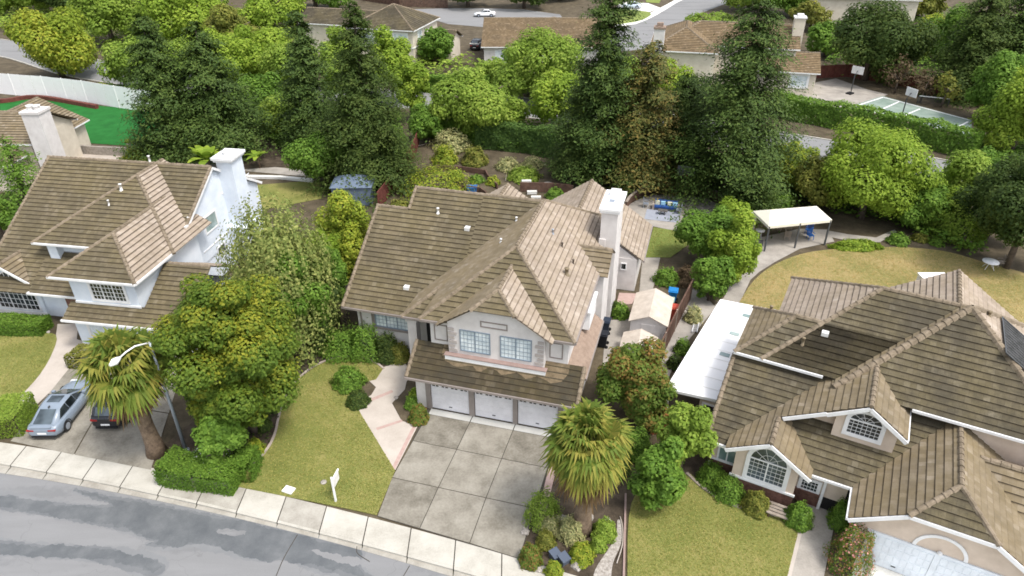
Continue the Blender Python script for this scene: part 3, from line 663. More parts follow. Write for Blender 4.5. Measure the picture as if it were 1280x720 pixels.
sp=MB(); zC=lambda u:5.6+kk*(10.95-u)
sp_=[(7.35,4.6),(9.1,4.6),(9.1,8.2),(7.35,8.2)]
sp.face([(u,v,zC(u)+.22) for u,v in sp_]); 
for a,b in zip(sp_,sp_[1:]+sp_[:1]): sp.face([(a[0],a[1],zC(a[0])+.15),(b[0],b[1],zC(b[0])+.15),(b[0],b[1],zC(b[0])+.22),(a[0],a[1],zC(a[0])+.22)])
pv=sp.build('solar_panel',glass('solar cells',(.012,.013,.016,1),(.05,.05,.055,1),.15,2.5),rr)
sf=MB()
for a,b in zip(sp_,sp_[1:]+sp_[:1]): sf.bar((a[0],a[1],zC(a[0])+.235),(b[0],b[1],zC(b[0])+.235),.05,.03)
for i in range(1,12): v=4.6+3.6*i/12; sf.bar((7.35,v,zC(7.35)+.23),(9.1,v,zC(9.1)+.23),.015,.012)
sf.build('panel_frame',M['grey_dark'],pv)
# patio cover
pc=thing('patio_cover','flat white patio cover beside the beige house','patio cover',RO,RY)
t=MB(); t.face([(-8.1,.75,2.72),(-5.0,1.1,2.72),(-3.2,12.4,2.84),(-7.75,11.8,2.84)]); t.face([(-8.1,.75,2.58),(-7.75,11.8,2.7),(-3.2,12.4,2.7),(-5.0,1.1,2.58)])
Q=[(-8.1,.75),(-5.0,1.1),(-3.2,12.4),(-7.75,11.8)]
for a,b in zip(Q,Q[1:]+Q[:1]): t.bar((*a,2.68),(*b,2.75),.08,.18)
t.build('roof_panel',paint('bright white panel',(.86,.86,.86,1),.4,.03),pc)
for i in range(1,11):
    v=i*1.0+.9; f_=(v-.75)/11.05; q=MB(); q.bar((-8.1+.35*f_,v,2.735+.1*f_),(-5.0+1.8*f_,v+.1,2.735+.1*f_),.05,.02); q.build('panel_seam',M['offwhite'],pc)
for (u,v) in ((-8.0,1.0),(-7.95,4.5),(-7.85,8.2),(-7.7,11.6)):
    q=MB(); q.box((u-.06,v-.06,0),(u+.06,v+.06,2.6)); q.build('post',M['white'],pc)
for x,y in ((934,395.5),(918,417.5),(906,443)):
    g=G(x,y,2.8)-RO; u=g.x*math.cos(RY)+g.y*math.sin(RY); v=-g.x*math.sin(RY)+g.y*math.cos(RY)
    q=MB(); z=2.72+.12*(v-1)/11; q.box((u-.3,v-.18,z+.004),(u+.3,v+.18,z+.04)); q.build('skylight',M['glass_teal'],pc)
wlx=MB(); wlx.box((-6.2,1.2,0),(-5.0,1.35,2.55)); wlx.build('side_wall',M['stucco_beige'],pc)
win(pc,(-6.0,1.2,.9),(1,0,0),.85,1.3,1,1,M['glass_dark'],M['white'],t=.1)
# ================================================================== the pale blue white house on the left
LO=G(104,432); LY=rad(-9.5)
lh=thing('white_house','pale blue white house on the left with a tall chimney and stepped hip roofs','house',LO,LY)
F=[];CP=[]; k6=.6
zf=lambda v:8.9-k6*(12.3-v)
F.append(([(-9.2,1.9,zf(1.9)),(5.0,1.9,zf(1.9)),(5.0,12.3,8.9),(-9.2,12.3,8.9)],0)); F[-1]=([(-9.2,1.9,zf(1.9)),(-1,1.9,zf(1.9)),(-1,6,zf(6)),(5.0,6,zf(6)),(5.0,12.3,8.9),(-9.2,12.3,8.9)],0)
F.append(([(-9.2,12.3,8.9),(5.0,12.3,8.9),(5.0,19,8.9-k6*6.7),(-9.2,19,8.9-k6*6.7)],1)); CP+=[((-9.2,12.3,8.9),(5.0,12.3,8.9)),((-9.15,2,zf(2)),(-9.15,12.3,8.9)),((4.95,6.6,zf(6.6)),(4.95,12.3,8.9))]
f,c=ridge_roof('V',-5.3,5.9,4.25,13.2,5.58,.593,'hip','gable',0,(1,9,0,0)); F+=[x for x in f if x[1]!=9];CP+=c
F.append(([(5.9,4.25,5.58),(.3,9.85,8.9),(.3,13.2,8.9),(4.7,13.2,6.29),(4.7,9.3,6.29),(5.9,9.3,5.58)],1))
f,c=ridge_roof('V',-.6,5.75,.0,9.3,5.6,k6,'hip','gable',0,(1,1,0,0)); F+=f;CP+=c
F.append(([(-.05,-.75,2.7),(9.0,-.75,2.7),(9.0,3.6,5.2),(5.5,3.6,5.2),(5.5,.5,3.42),(-.05,.5,3.42)],0)); F.append(([(5.5,3.6,5.2),(9.0,3.6,5.2),(9.0,8,2.7),(5.5,8,2.7)],1)); CP.append(((5.9,3.6,5.2),(9.0,3.6,5.2)))
F.append(([(-4.8,1.85,2.8),(-.6,1.85,2.8),(-.6,4.3,4.27),(-4.8,4.3,4.27)],0))
# front-left gable
F.append(([(-7.3,2.6,4.4),(-4.75,2.6,2.87),(-4.75,3.5,2.87),(-7.3,6.6,4.4)],2)); F.append(([(-7.3,2.6,4.4),(-9.9,2.6,2.87),(-9.9,3.5,2.87),(-7.3,6.6,4.4)],2)); CP.append(((-7.3,2.6,4.4),(-7.3,5,4.4)))
gut=[((-.1,-.8,2.7),(7.7,-.8,2.7)),((-.65,-.05,5.6),(5.8,-.05,5.6)),((-5.35,4.2,5.58),(-.5,4.2,5.58)),((5.8,-.05,5.6),(5.8,9.2,5.6)),((-4.85,1.8,2.8),(-.6,1.8,2.8)),((-4.72,1.8,2.85),(-4.72,3.0,2.87))]
lr=finish_roof(lh,F,CP,gut,[M['roof_moss'],M['roof_pale'],M['roof_tan']],M['white'])
bd=Each('barge_board',M['white'],lh)
for a,b in (((-7.3,2.56,4.3),(-4.72,2.56,2.75)),((-7.3,2.56,4.3),(-9.9,2.56,2.75)),((5.05,6.4,5.2),(5.05,12.3,8.78)),((5.05,12.3,8.78),(5.05,19,4.8))): bd.bar(a,b,.06,.2)
bd.build('barge_board',M['white'],lh)
wl=MB()
wl.box((0,0.05,0),(8.4,6.5,2.65)); wl.box((.45,.4,2.6),(5.3,8,5.55)); wl.box((-4.6,5.0,2.5),(1,12,5.5)); wl.box((-8.8,3.1,0),(-.3,6,2.8)); wl.box((-8.8,6,0),(-.3,18.6,4.4)); wl.box((-.4,2.6,0),(.4,5,2.8))
P=[(6.3,2.0),(18.6,2.0),(18.6,5.0),(12.3,8.75),(6.3,5.1)]
for a,b in zip(P,P[1:]+P[:1]): wl.face([(-1,a[0],a[1]),(-1,b[0],b[1]),(4.8,b[0],b[1]),(4.8,a[0],a[1])])
wl.face([(4.8,a,z) for a,z in P]); wl.box((0,6.5,0),(4.8,18.6,2.2))
wl.fprism([(-9.4,0),(-5.1,0),(-5.1,2.95),(-7.3,4.2),(-9.4,3.0)],2.95,3.3)
wl.box((-4.45,4.45,3.6),(-3.7,5.05,5.45)); wl.box((8.35,1.0,0),(8.42,6,2.6))
wl.build('wall',M['stucco_white'],lh)
tb=Each('trim',M['white'],lh); tb.box((-9.45,2.9,2.28),(-5.05,2.945,2.48)); tb.box((-9.45,2.88,.0),(-5.05,2.94,.35)); tb.box((.45,.33,3.45),(5.35,.398,3.6)); tb.box((4.802,9,3.0),(4.84,14,3.08)); tb.box((4.802,13.0,6.2),(4.84,17.6,6.28)); tb.box((.9,-.02,1.98),(7.6,.045,2.15)); tb.box((.9,-.02,0),(1.1,.045,1.98)); tb.build('trim',M['white'],lh)
garage_door(lh,1.12,7.4,-.005,1.96,M['door_blue'],0)
win(lh,(1.96,.4,3.85),(1,0,0),2.5,1.3,9,4,M['glass_dark'],M['white'],t=.1,mull=.03,split=(3,6),casing=.08)
win(lh,(-8.9,2.95,.5),(1,0,0),3.4,1.75,9,4,M['glass_dark'],M['white'],t=.1,mull=.035,split=(3,6))
# glazed gable above it
gw=MB(); pts=[(-9.0,2.5),(-5.5,2.5),(-5.5,2.75),(-7.3,3.75),(-9.0,2.8)]
o=gw; o.face([(u,2.925,z) for u,z in pts]); pg=MB()
for a,b in zip(pts,pts[1:]+pts[:1]): pg.bar((a[0],2.9,a[1]),(b[0],2.9,b[1]),.06,.09)
for i in range(1,9):
    u=-9.0+3.5*i/9; top=min(3.75-.55*abs(u+7.3),3.7); pg.bar((u,2.91,2.5),(u,2.91,top),.035,.035,0,(1,0,0))
pg.bar((-8.7,2.912,2.9),(-5.8,2.912,2.9),.03,.035); gf=pg.build('gable_window',M['white'],lh); gw.build('pane',M['glass_dark'],gf)
win(lh,(4.8,9.9,4.2),(0,1,0),1.75,1.3,1,1,M['glass_teal'],M['white'],t=.12,out=(1,0,0)); win(lh,(4.8,10.75,1.75),(0,1,0),1.1,.75,2,1,M['glass_dark'],M['white'],t=.1,out=(1,0,0),split=(1,))
win(lh,(-2.9,5.0,4.95),(1,0,0),1.3,.45,5,2,M['glass_dark'],M['white'],t=.08)
dm=MB(); dm.box((-2.3,2.2,0),(-.45,3.05,2.5)); dm.build('porch_recess',M['brick'],lh)
cm=MB(); cm.box((4.8,13.3,0),(6.1,15.0,8.95)); cm.box((4.8,12.8,0),(6.4,15.5,3.4)); co=cm.build('chimney',M['stucco_white'],lh)
cc=MB(); cc.box((4.7,13.1,8.95),(6.25,15.2,9.12)); cc.box((4.6,13.0,9.12),(6.35,15.3,9.32)); cc.build('chimney_cap',M['white'],co)
cf=MB(); cf.lathe([(.28,9.32),(.28,9.5),(.36,9.5),(.36,9.6),(0,9.68)],12,(5.4,14.1,0)); cf.build('flue',M['offwhite'],co)
z2=lambda v:5.58+.593*(v-4.25)
roof_vent(lr,-.35,8.6,z2(8.6),.45,.09); roof_vent(lr,-.75,7.4,z2(7.4),.35,.06); roof_vent(lr,-.2,12.3,8.9,.55,.08); roof_vent(lr,4.9,8.2,5.6+k6*.85,.35,.1,None); roof_vent(lr,5.0,7.4,5.6+k6*.7,.2,.1,None,True)
# ================================================================== the ground, streets, paths and lawns
def dense(pts,n): return smoothline(pts,n)
def fitline(px,z,x0,x1,step):
    P=[G(x,y,z) for x,y in px]; c=np.polyfit([p.x for p in P],[p.y for p in P],2)
    n=int((x1-x0)/step); return [Vector((x,float(np.polyval(c,max(-60,min(14,x)))+(0)),z)) for x in np.linspace(x0,x1,n+1)]
X0,X1=-75,32
LB=fitline([(0,550),(85,567),(169,584.6),(284,606.6),(430,635.5),(471,644.6),(560,671),(649,698),(684,713)],0,X0,X1,2.3)
LS=fitline([(0,577.7),(153,613),(266.5,634),(430,671),(489,687),(547,707),(578,718)],0,X0,X1,2.3)
LG=fitline([(0,589),(133,617.7),(266.5,642),(400,669),(444,682),(515.6,707),(538,716.5)],-.12,X0,X1,2.3)
big=bpy.data.meshes.new('ground'); big.from_pydata([(-3000,-3000,-.22),(3000,-3000,-.22),(3000,3000,-.22),(-3000,3000,-.22)],[],[(0,1,2,3)]); big.materials.append(M['far_land']); tag(link('ground',big),kind='structure')
polysheet('street',[(p.x,p.y) for p in LG]+[(p.x+1.5,p.y-11.5) for p in LG[::-1]],-.13,M['asphalt'])
polysheet('far_kerb_lawn',[(p.x+1.5,p.y-13) for p in LG]+[(X1,-60),(X0,-60)],-.02,M['lawn'])
polysheet('opposite_sidewalk',[(p.x+1.5,p.y-11.5) for p in LG]+[(p.x+1.5,p.y-13) for p in LG[::-1]],.0,M['concrete'],thick=.2)
polysheet('yard_ground',[(p.x,p.y) for p in LB]+[(160,LB[-1].y),(190,330),(-190,330),(-190,LB[0].y)],-.04,M['soil'])
m=MB(); cm_=MB(); gm_=MB(); jn=MB()
def lerp(a,b,t): return a+(b-a)*t
for i in range(len(LB)-1):
    g=.012; b0,b1=lerp(LB[i],LB[i+1],g),lerp(LB[i],LB[i+1],1-g); s0,s1=lerp(LS[i],LS[i+1],g),lerp(LS[i],LS[i+1],1-g)
    k0,k1=s0+(b0-s0).normalized()*.16,s1+(b1-s1).normalized()*.16
    m.face([k0,k1,b1,b0],None,random.Random(i).choice((0,0,0,1)))
    cm_.face([s0,s1,k1-(k1-s1)*.02,k0-(k0-s0)*.02]); d=Vector((0,0,-.13)); cm_.face([s0+d,s1+d,s1,s0])
    g0,g1=lerp(LG[i],LG[i+1],.006),lerp(LG[i],LG[i+1],.994); t0=s0+Vector((0,0,-.118));t1=s1+Vector((0,0,-.118)); gm_.face([g0,g1,t1,t0])
    jn.face([LS[i]+Vector((0,0,-.012)),LS[i+1]+Vector((0,0,-.012)),LB[i+1]+Vector((0,0,-.012)),LB[i]+Vector((0,0,-.012))])
M['concrete_walk']=mottled('sidewalk concrete',(.345,.325,.28,1),(.44,.42,.37,1),.7,.9,12,.005,c3=(.5,.48,.43,1))
M['concrete_walk2']=mottled('stained sidewalk concrete',(.27,.25,.215,1),(.4,.38,.335,1),.9,.9,12,.005)
tag(m.build('sidewalk',[M['concrete_walk'],M['concrete_walk2']]),kind='structure'); tag(cm_.build('kerb',M['concrete_walk']),kind='structure'); tag(gm_.build('gutter_strip',M['concrete_walk2']),kind='structure'); tag(jn.build('sidewalk_bed',M['joint']),kind='structure')
M['seal2']=mottled('thin sealed asphalt',(.17,.176,.182,1),(.2,.205,.21,1),.9,.8,30,.006); M['seal1']=mottled('worn sealed asphalt',(.125,.132,.14,1),(.16,.166,.172,1),.9,.8,30,.006)
def ragged(px,z,seed,amp=.16,grow=0):
    rg=random.Random(seed); P=[G(x,y,z) for x,y in px]; P=smoothline(P+P[:1],3)[:-1]; out=[]
    w1=w2=0.0; A_=sum(p.x*q.y-q.x*p.y for p,q in zip(P,P[1:]+P[:1])); grow*=(-1 if A_>0 else 1)
    for a,b in zip(P,P[1:]+P[:1]):
        n=max(2,int((b-a).length/.07)); d=(b-a); d=Vector((-d.y,d.x,0)).normalized() if d.length>1e-5 else Vector()
        for i in range(n):
            w1=w1*.93+rg.gauss(0,.03); w2=w2*.5+rg.gauss(0,.02); out.append(a.lerp(b,i/n)+d*(w1+w2+grow))
    return out
for z_,g_,m_,s_ in ((-.1275,.16,'seal2',1),(-.1255,.07,'seal1',2),(-.1235,-.02,'seal',3)): polysheet('asphalt_patch',ragged([(-60,608),(0,620),(60,628),(100,632),(138,634),(143,629),(112,620),(92,612),(135,620),(200,631),(260,643.5),(300,652),(345,661),(375,668),(440,685),(452,694),(442,700),(455,715),(470,728),(420,716),(372,704),(352,697),(335,702),(300,693),(280,687),(255,684),(235,684),(215,687),(182,681),(198,675),(150,662),(115,653),(80,648),(40,640),(0,633),(-60,622)],z_,1*10+s_,.16,g_),z_,M[m_],cdt=True)
for z_,g_,m_,s_ in ((-.1275,.16,'seal2',1),(-.1255,.07,'seal1',2),(-.1235,-.02,'seal',3)): polysheet('asphalt_patch',ragged([(-90,668),(0,677),(50,681),(110,684),(150,689),(198,700),(205,712),(190,718),(168,711),(130,703),(90,698),(40,694),(0,692),(-90,684)],z_,2*10+s_,.16,g_),z_,M[m_],cdt=True)
polysheet('asphalt_patch',ragged([(386,687),(432,692),(452,703),(440,707),(400,698)],-.12,3,.1),-.12,M['asphalt'],cdt=True)
polysheet('asphalt_patch',ragged([(275,660),(296,663),(306,667),(290,669),(276,665)],-.12,5,.1),-.12,M['asphalt'],cdt=True)
for z_,g_,m_,s_ in ((-.1275,.16,'seal2',1),(-.1255,.07,'seal1',2),(-.1235,-.02,'seal',3)): polysheet('asphalt_patch',ragged([(300,770),(420,740),(560,745),(620,790),(500,830),(340,820)],z_,4*10+s_,.16,g_),z_,M[m_],cdt=True)
for q_ in (((372,668),(352,697),(338,722)),((512,707),(500,722)),((446,683),(444,692),(456,702))):
    tag(ribbon_wall('asphalt_crack',[p+Vector((.03*i,0,0)) for i,p in enumerate(dense(GP(*q_,z=-.12),4))],.035,-.13,-.117,M['joint']),kind='structure')
# ---- middle house: driveway slabs with open joints
def cl(u,v,z=.02):
    c,q=math.cos(CY),math.sin(CY); return Vector((CO.x+u*c-v*q,CO.y+u*q+v*c,z))
bot=GP((471.5,645.2),(524.5,660.5),(587,679),(649,698.5),z=.02)
us=[-.05,2.68,5.4,8.08]; rows=[[cl(u,-.02) for u in us],[cl(u,-.55) for u in us],[cl(u,-2.97) for u in us],[cl(u,-5.95) for u in us],bot]
d=MB(); rr_=random.Random(4)
M['drive_a']=mottled('driveway concrete',(.16,.146,.118,1),(.245,.226,.188,1),.8,.92,8,.006,c3=(.315,.295,.25,1))
M['drive_b']=mottled('driveway concrete stained',(.12,.108,.086,1),(.195,.179,.147,1),.9,.92,8,.006,c3=(.275,.256,.215,1))
M['drive_c']=mottled('driveway apron concrete',(.38,.38,.36,1),(.48,.475,.45,1),.6,.92,10,.006)
for j in range(4):
    for i in range(3):
        a,b,c_,e=rows[j][i],rows[j][i+1],rows[j+1][i+1],rows[j+1][i]; q=(a+b+c_+e)/4; sh=lambda p:p+(q-p).normalized()*.03
        d.face([sh(a),sh(e),sh(c_),sh(b)],None,2 if j==0 else ((1,0,1),(0,0,0),(1,0,0))[j-1][i])
tag(d.build('driveway',[M['drive_a'],M['drive_b'],M['drive_c']]),kind='structure')
polysheet('driveway_bed',[cl(-.3,-.0),cl(8.3,0)]+[bot[3],bot[0]],.004,M['joint'])
for (a,b,e,f_) in ((-.55,-.05,-1.7,-5.6),(8.12,8.6,-2.6,-6.3)):
    polysheet('brick_border',[cl(a,e),cl(a+.42 if a>0 else a+.22,e),cl((a+.42 if a>0 else a+.22)+.2,f_),cl(a+.2,f_)],.012,M['brickband'])
polysheet('front_walk',GP((493,590),(447,510),(447,503),(464,494),(470,484),(458,473),(464,466),(482,458),(505,452),(514,466),(508,478),(506,487),(490,504),(502,526),(522,533)),.008,M['concrete_pink'])
polysheet('walk_band',GP((458,500.5),(490,487.5),(491.5,490.5),(459,504)),.016,M['brickband'])
polysheet('walk_band',GP((470,535),(502,524.5),(503.5,527),(471.5,538)),.016,M['brickband'])
lawn_c=GP((471,644),(494,588.5),(446,509),(436,490),(448,479),(470,474.5),(479,461),(470,454),(455,448.5),(437,446.5),(416,449.5),(396,457),(376,472),(358,497),(350,520),(344,545),(331,568),(309,588),(287,606.5),(430,635.2))
polysheet('front_lawn',smoothline(lawn_c[:2],1)+lawn_c[2:],.03,M['lawn'],thick=.05)
ed=smoothline(GP((480,461.5),(470,454),(455,448.2),(437,446),(416,449),(396,456.5),(375.5,471.5),(357,496.5),(349,520),(343,545),(330,567.5),(308,587.5),(286,606.5)),5)
tag(ribbon_wall('lawn_edging',ed,.14,-.02,.09,mottled('edging stone',(.28,.23,.2,1),(.42,.36,.31,1),3,.9,20,.01)),'curving pale stone edging round the front lawn of the grey house','edging')
polysheet('planting_bed',GP((286,606),(309,588),(331,568),(344,545),(350,520),(358,497),(376,472),(396,457),(416,449),(437,446),(470,453),(505,450),(512,436),(440,420),(400,430),(350,440),(300,480),(200,560),(205,589)),-.02,M['bark_mulch'])
polysheet('planting_bed',GP((491,504),(503,526.5),(527,532),(540,511),(536,478),(512,478),(507,488)),.0,M['soil'])
polysheet('planting_bed',GP((684,585),(690,600),(672,640),(658,662),(650,697),(690,720),(779,740),(784,600),(760,560),(720,545)),-.012,M['bark_mulch'])
polysheet('pebble_strip',smoothline(GP((740,735),(744,712),(758,690),(770,670),(772,650),(778,655),(776,680),(766,705),(763,735)),4),.0,M['pebble'])
# side yard between the houses
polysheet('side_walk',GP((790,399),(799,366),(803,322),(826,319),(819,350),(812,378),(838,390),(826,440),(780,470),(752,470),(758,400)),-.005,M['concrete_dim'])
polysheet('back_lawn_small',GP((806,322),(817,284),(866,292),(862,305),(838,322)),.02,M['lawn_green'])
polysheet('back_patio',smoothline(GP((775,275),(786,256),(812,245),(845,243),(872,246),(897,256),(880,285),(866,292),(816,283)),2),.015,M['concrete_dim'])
polysheet('red_landing',GP((770,382),(790,380),(797,367),(774,366)),.012,M['brickband'])
# right lot
polysheet('back_lawn',smoothline(GP((924,378),(942,351),(968,331),(1004,317),(1050,311),(1120,309),(1180,314),(1230,328),(1300,350),(1400,420),(1290,460),(1150,440),(980,400)),3),.02,M['lawn_dry'])
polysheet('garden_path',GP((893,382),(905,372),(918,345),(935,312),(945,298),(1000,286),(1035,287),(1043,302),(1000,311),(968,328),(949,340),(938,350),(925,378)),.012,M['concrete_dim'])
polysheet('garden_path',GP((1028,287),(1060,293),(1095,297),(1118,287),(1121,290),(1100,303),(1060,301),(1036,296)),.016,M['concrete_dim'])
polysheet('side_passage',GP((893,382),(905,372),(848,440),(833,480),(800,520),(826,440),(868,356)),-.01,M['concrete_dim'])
polysheet('front_lawn_right',smoothline(GP((784,745),(786,645),(800,612),(828,598),(862,592),(880,612),(915,632),(958,643),(1001,652)),3)+GP((1001,652),(978,745)),.03,M['lawn'],thick=.05)
ed=smoothline(GP((858,592),(880,611.5),(915,631.5),(958,642.5),(1000,651)),4); tag(ribbon_wall('lawn_edging',ed,.16,-.02,.1,M['wood_grey']),'curved timber edging between right lawn and shrub bed','edging')
ed=GP((782,618),(781,660),(779,745)); tag(ribbon_wall('lawn_edging',ed,.1,-.02,.1,M['pink']),'straight thin pinkish edging board along the pebble bed','edging')
polysheet('planting_bed',GP((790,640),(830,600),(862,592),(880,611),(915,631),(958,642),(1000,650),(1000,600),(900,560),(800,560)),-.012,M['bark_mulch'])
polysheet('entry_walk',GP((1001,652),(978,745),(1025,745),(1046,640),(1070,600),(1020,590)),.01,M['concrete_dim'])
polysheet('entry_walk_border',GP((1001,652),(978,745),(983,745),(1006,652)),.016,M['concrete_pink'])
polysheet('right_driveway',[Vector((RO.x+x*math.cos(RY)-y*math.sin(RY),RO.y+x*math.sin(RY)+y*math.cos(RY),0)) for x,y in ((3.2,-3.9),(9.6,-3.9),(9.8,-11),(2.9,-11))],.012,M['concrete'])
# left lot
polysheet('left_lawn',smoothline(GP((-120,425),(-20,419),(45,417),(70,419),(66,440),(50,468),(25,496),(8,515),(-120,520)),3),.03,M['lawn'],thick=.05)
polysheet('left_walk',GP((72,405),(70,419),(66,440),(48,470),(22,500),(40,512),(75,478),(95,462),(112,445),(108,428),(96,424),(98,405)),.008,M['concrete_pink'])
ll=lambda u,v,z=.01:Vector((LO.x+u*math.cos(LY)-v*math.sin(LY),LO.y+u*math.sin(LY)+v*math.cos(LY),z))
d=MB(); lbt=GP((12,552),(92,569),(189,588)); rws=[[ll(.3,-.05),ll(3.9,-.05),ll(8.0,-.05)],None,lbt]; rws[1]=[lerp(a,b,.55) for a,b in zip(rws[0],rws[2])]
for j in range(2):
    for i in range(2):
        a,b,c_,e=rws[j][i],rws[j][i+1],rws[j+1][i+1],rws[j+1][i]; q=(a+b+c_+e)/4; sh=lambda p:Vector((*(p+(q-p).normalized()*.05).xy,.012)); d.face([sh(a),sh(e),sh(c_),sh(b)])
tag(d.build('left_driveway',M['drive_a']),kind='structure')
# back street and the neighbourhood beyond
cl_=smoothline(GP((-420,0),(-150,38),(20,62),(130,90),(350,116),(590,128),(800,151),(985,181),(1170,214),(1400,262),(1700,330)),5)
def band(line,o0,o1):
    L,R_=[],[]
    for i,p in enumerate(line):
        dd=(line[min(i+1,len(line)-1)]-line[max(i-1,0)]); dd=Vector((dd.x,dd.y,0)).normalized(); n=Vector((-dd.y,dd.x,0)); L.append(p+n*o0);R_.append(p+n*o1)
    return L+R_[::-1]
polysheet('back_street',band(cl_,4.2,-4.2),-.01,M['asphalt_far'])
for o in (4.2,-4.4):
    tag(ribbon_wall('kerb',[Vector((p.x,p.y,0)) for p in band(cl_,o,o)[:len(cl_)]],.2,-.03,.1,M['concrete_walk']),kind='structure')
polysheet('cul_de_sac',smoothline(GP((500,12),(600,10),(700,18),(726,60),(800,62),(845,42),(880,15),(935,-8),(872,-8),(815,20),(790,31),(768,36),(730,36),(640,36),(560,30)),2),.0,M['asphalt_far'])
polysheet('far_sidewalk',smoothline(GP((768,33),(795,30),(822,18),(845,4),(868,-8),(858,-8),(838,3),(815,15),(790,27),(770,30)),2),.012,M['concrete'])
polysheet('far_lawn',smoothline(GP((768,10),(812,15),(809,22),(796,27),(770,31)),2),.016,M['lawn_green'])
polysheet('far_lawn',GP((806,-4),(828,-4),(824,4),(808,3)),.016,M['lawn_green'])
polysheet('far_driveway',GP((775,2),(810,4),(826,10),(812,15),(770,10)),.01,M['concrete'])
polysheet('court_apron',GP((990,122),(1010,105),(1045,98),(1085,112),(1110,118),(1060,140),(1000,128)),.0,M['concrete_dim'])
M['court']=mottled('worn court green',(.15,.21,.175,1),(.22,.28,.24,1),.5,.9,12,.004,c3=(.28,.33,.29,1))
polysheet('sport_court',GP((1062,133),(1103,120),(1214,150),(1216,172)),.012,M['court'])
ct=MB()
def strip(a,b,w=.12,z=.024):
    a,b=G(*a,z),G(*b,z); n=(b-a).normalized().cross(Vector((0,0,1)))*w; ct.face([a-n,b-n,b+n,a+n])
for a,b in (((1068,133),(1104,121.5)),((1104,121.5),(1212,150)),((1068,133),(1214,170)),((1090,142),(1124,127)),((1124,147),(1150,136)),((1190,163),(1210,152))): strip(a,b)
tag(ct.build('court_lines',M['white']),kind='structure')
polysheet('turf_yard',smoothline(GP((-60,150),(0,128),(40,122),(120,132),(200,142),(205,175),(185,183),(95,178),(40,176),(-60,176)),2),.02,M['turf'])
polysheet('turf_patio',GP((80,185),(190,188),(185,200),(60,200)),.0,M['concrete_pink'])
polysheet('dirt_yard',GP((310,175),(350,155),(385,165),(395,205),(300,212)),.0,M['bark_mulch'])
polysheet('side_lawn',GP((310,232),(400,225),(402,248),(330,262)),.0,M['lawn'])
polysheet('hill_lawn',GP((210,205),(400,222),(398,214),(215,196)),-.01,M['concrete_dim'])
# ================================================================== vegetation: leaf-sized faces spread through lobed crowns
def unit(rng,n):
    d=rng.normal(size=(n,3)); return d/np.linalg.norm(d,axis=1,keepdims=True)
def leafquads(rng,C,Nr,size,asp=.62,jit=.38):
    n=len(C); Nr=Nr+unit(rng,n)*jit; Nr/=np.linalg.norm(Nr,axis=1,keepdims=True)+1e-9
    t=np.cross(Nr,unit(rng,n)); t/=np.linalg.norm(t,axis=1,keepdims=True)+1e-9; b=np.cross(Nr,t)
    s=(size*(.65+.7*rng.random(n)))[:,None]
    fold=Nr*s*.18
    return np.stack([C-t*s,C-b*s*asp+fold,C+t*s,C+b*s*asp+fold],1)
def lobes_crown(rng,R,Rz,leaf,cover=2.3,nl=34,lr=(.16,.4),nmax=9000,low=-.8,pad=1.0,gold=0):
    d=unit(rng,nl*4); d=d[d[:,2]>low][:nl]; cen=d*np.array([R,R,Rz])*(.3+.52*rng.random((len(d),1)))
    cen=np.vstack([cen,[[0,0,0]]]); rad_=R*rng.uniform(lr[0],lr[1],len(cen)); rad_[-1]=R*.5
    n=int(min(nmax,cover*4*math.pi*R*Rz/(leaf*leaf*1.3)))
    w=rad_**2; k=rng.choice(len(cen),size=int(n*1.7),p=w/w.sum()); u=unit(rng,len(k))
    P=cen[k]+u*rad_[k][:,None]*np.array([1,1,pad*min(1,Rz/R*1.05)])*(.7+.4*rng.random((len(k),1))+.25*rng.random((len(k),1))**6)
    dist=np.linalg.norm(P[:,None,:]-cen[None],axis=2)/rad_[None]; dist[np.arange(len(k)),k]=9
    keep=dist.min(1)>.62; P,u,k=P[keep][:n],u[keep][:n],k[keep][:n]
    lob=rng.random(len(cen)); tint=np.clip((.6-gold)*rng.random(len(P))+.4*lob[k]+gold*(u[:,2]*.8+.3),0,1)
    return P,u*.75+np.array([0,0,.45]),tint
def conifer_crown(rng,R,H,leaf,nmax=9000,cover=5.0,sparse=0.0,taper=.85,z0=.06):
    lev=int(H/.45); P=[];Nn=[];T=[]
    n=int(min(nmax,cover*math.pi*R*H/(leaf*leaf*1.3))); 
    tot=0; br=[]
    for i in range(lev):
        f=z0+(1-z0)*(i+.5)/lev; r=R*((1-f)**taper)*rng.uniform(.72,1.12)+.12
        if sparse and rng.random()<sparse: r*=.55
        nb=max(4,int(6+7*r/max(R,.1)))
        for j in range(nb): br.append((f*H+rng.uniform(-.3,.3),r*rng.uniform(.65,1.12),rng.uniform(0,2*math.pi)))
    w=np.array([b[1]+.15 for b in br]); cnt=np.maximum(3,(n*w/w.sum()).astype(int))
    for (z,r,a),c in zip(br,cnt):
        t=rng.random(c)**.55; spread=.1*r+.13
        x=t*r; off=rng.normal(size=(c,3))*spread*(.35+t[:,None]*.65)*np.array([1,1,.55])
        q=np.stack([x*math.cos(a),x*math.sin(a),z+.1*x-.28*x*t],1)+off
        P.append(q); Nn.append(np.tile([math.cos(a)*.5,math.sin(a)*.5,.8],(c,1))); T.append(np.clip(rng.random(c)*.55+.3*t+rng.uniform(-.1,.2),0,1))
    return np.vstack(P),np.vstack(Nn),np.concatenate(T)
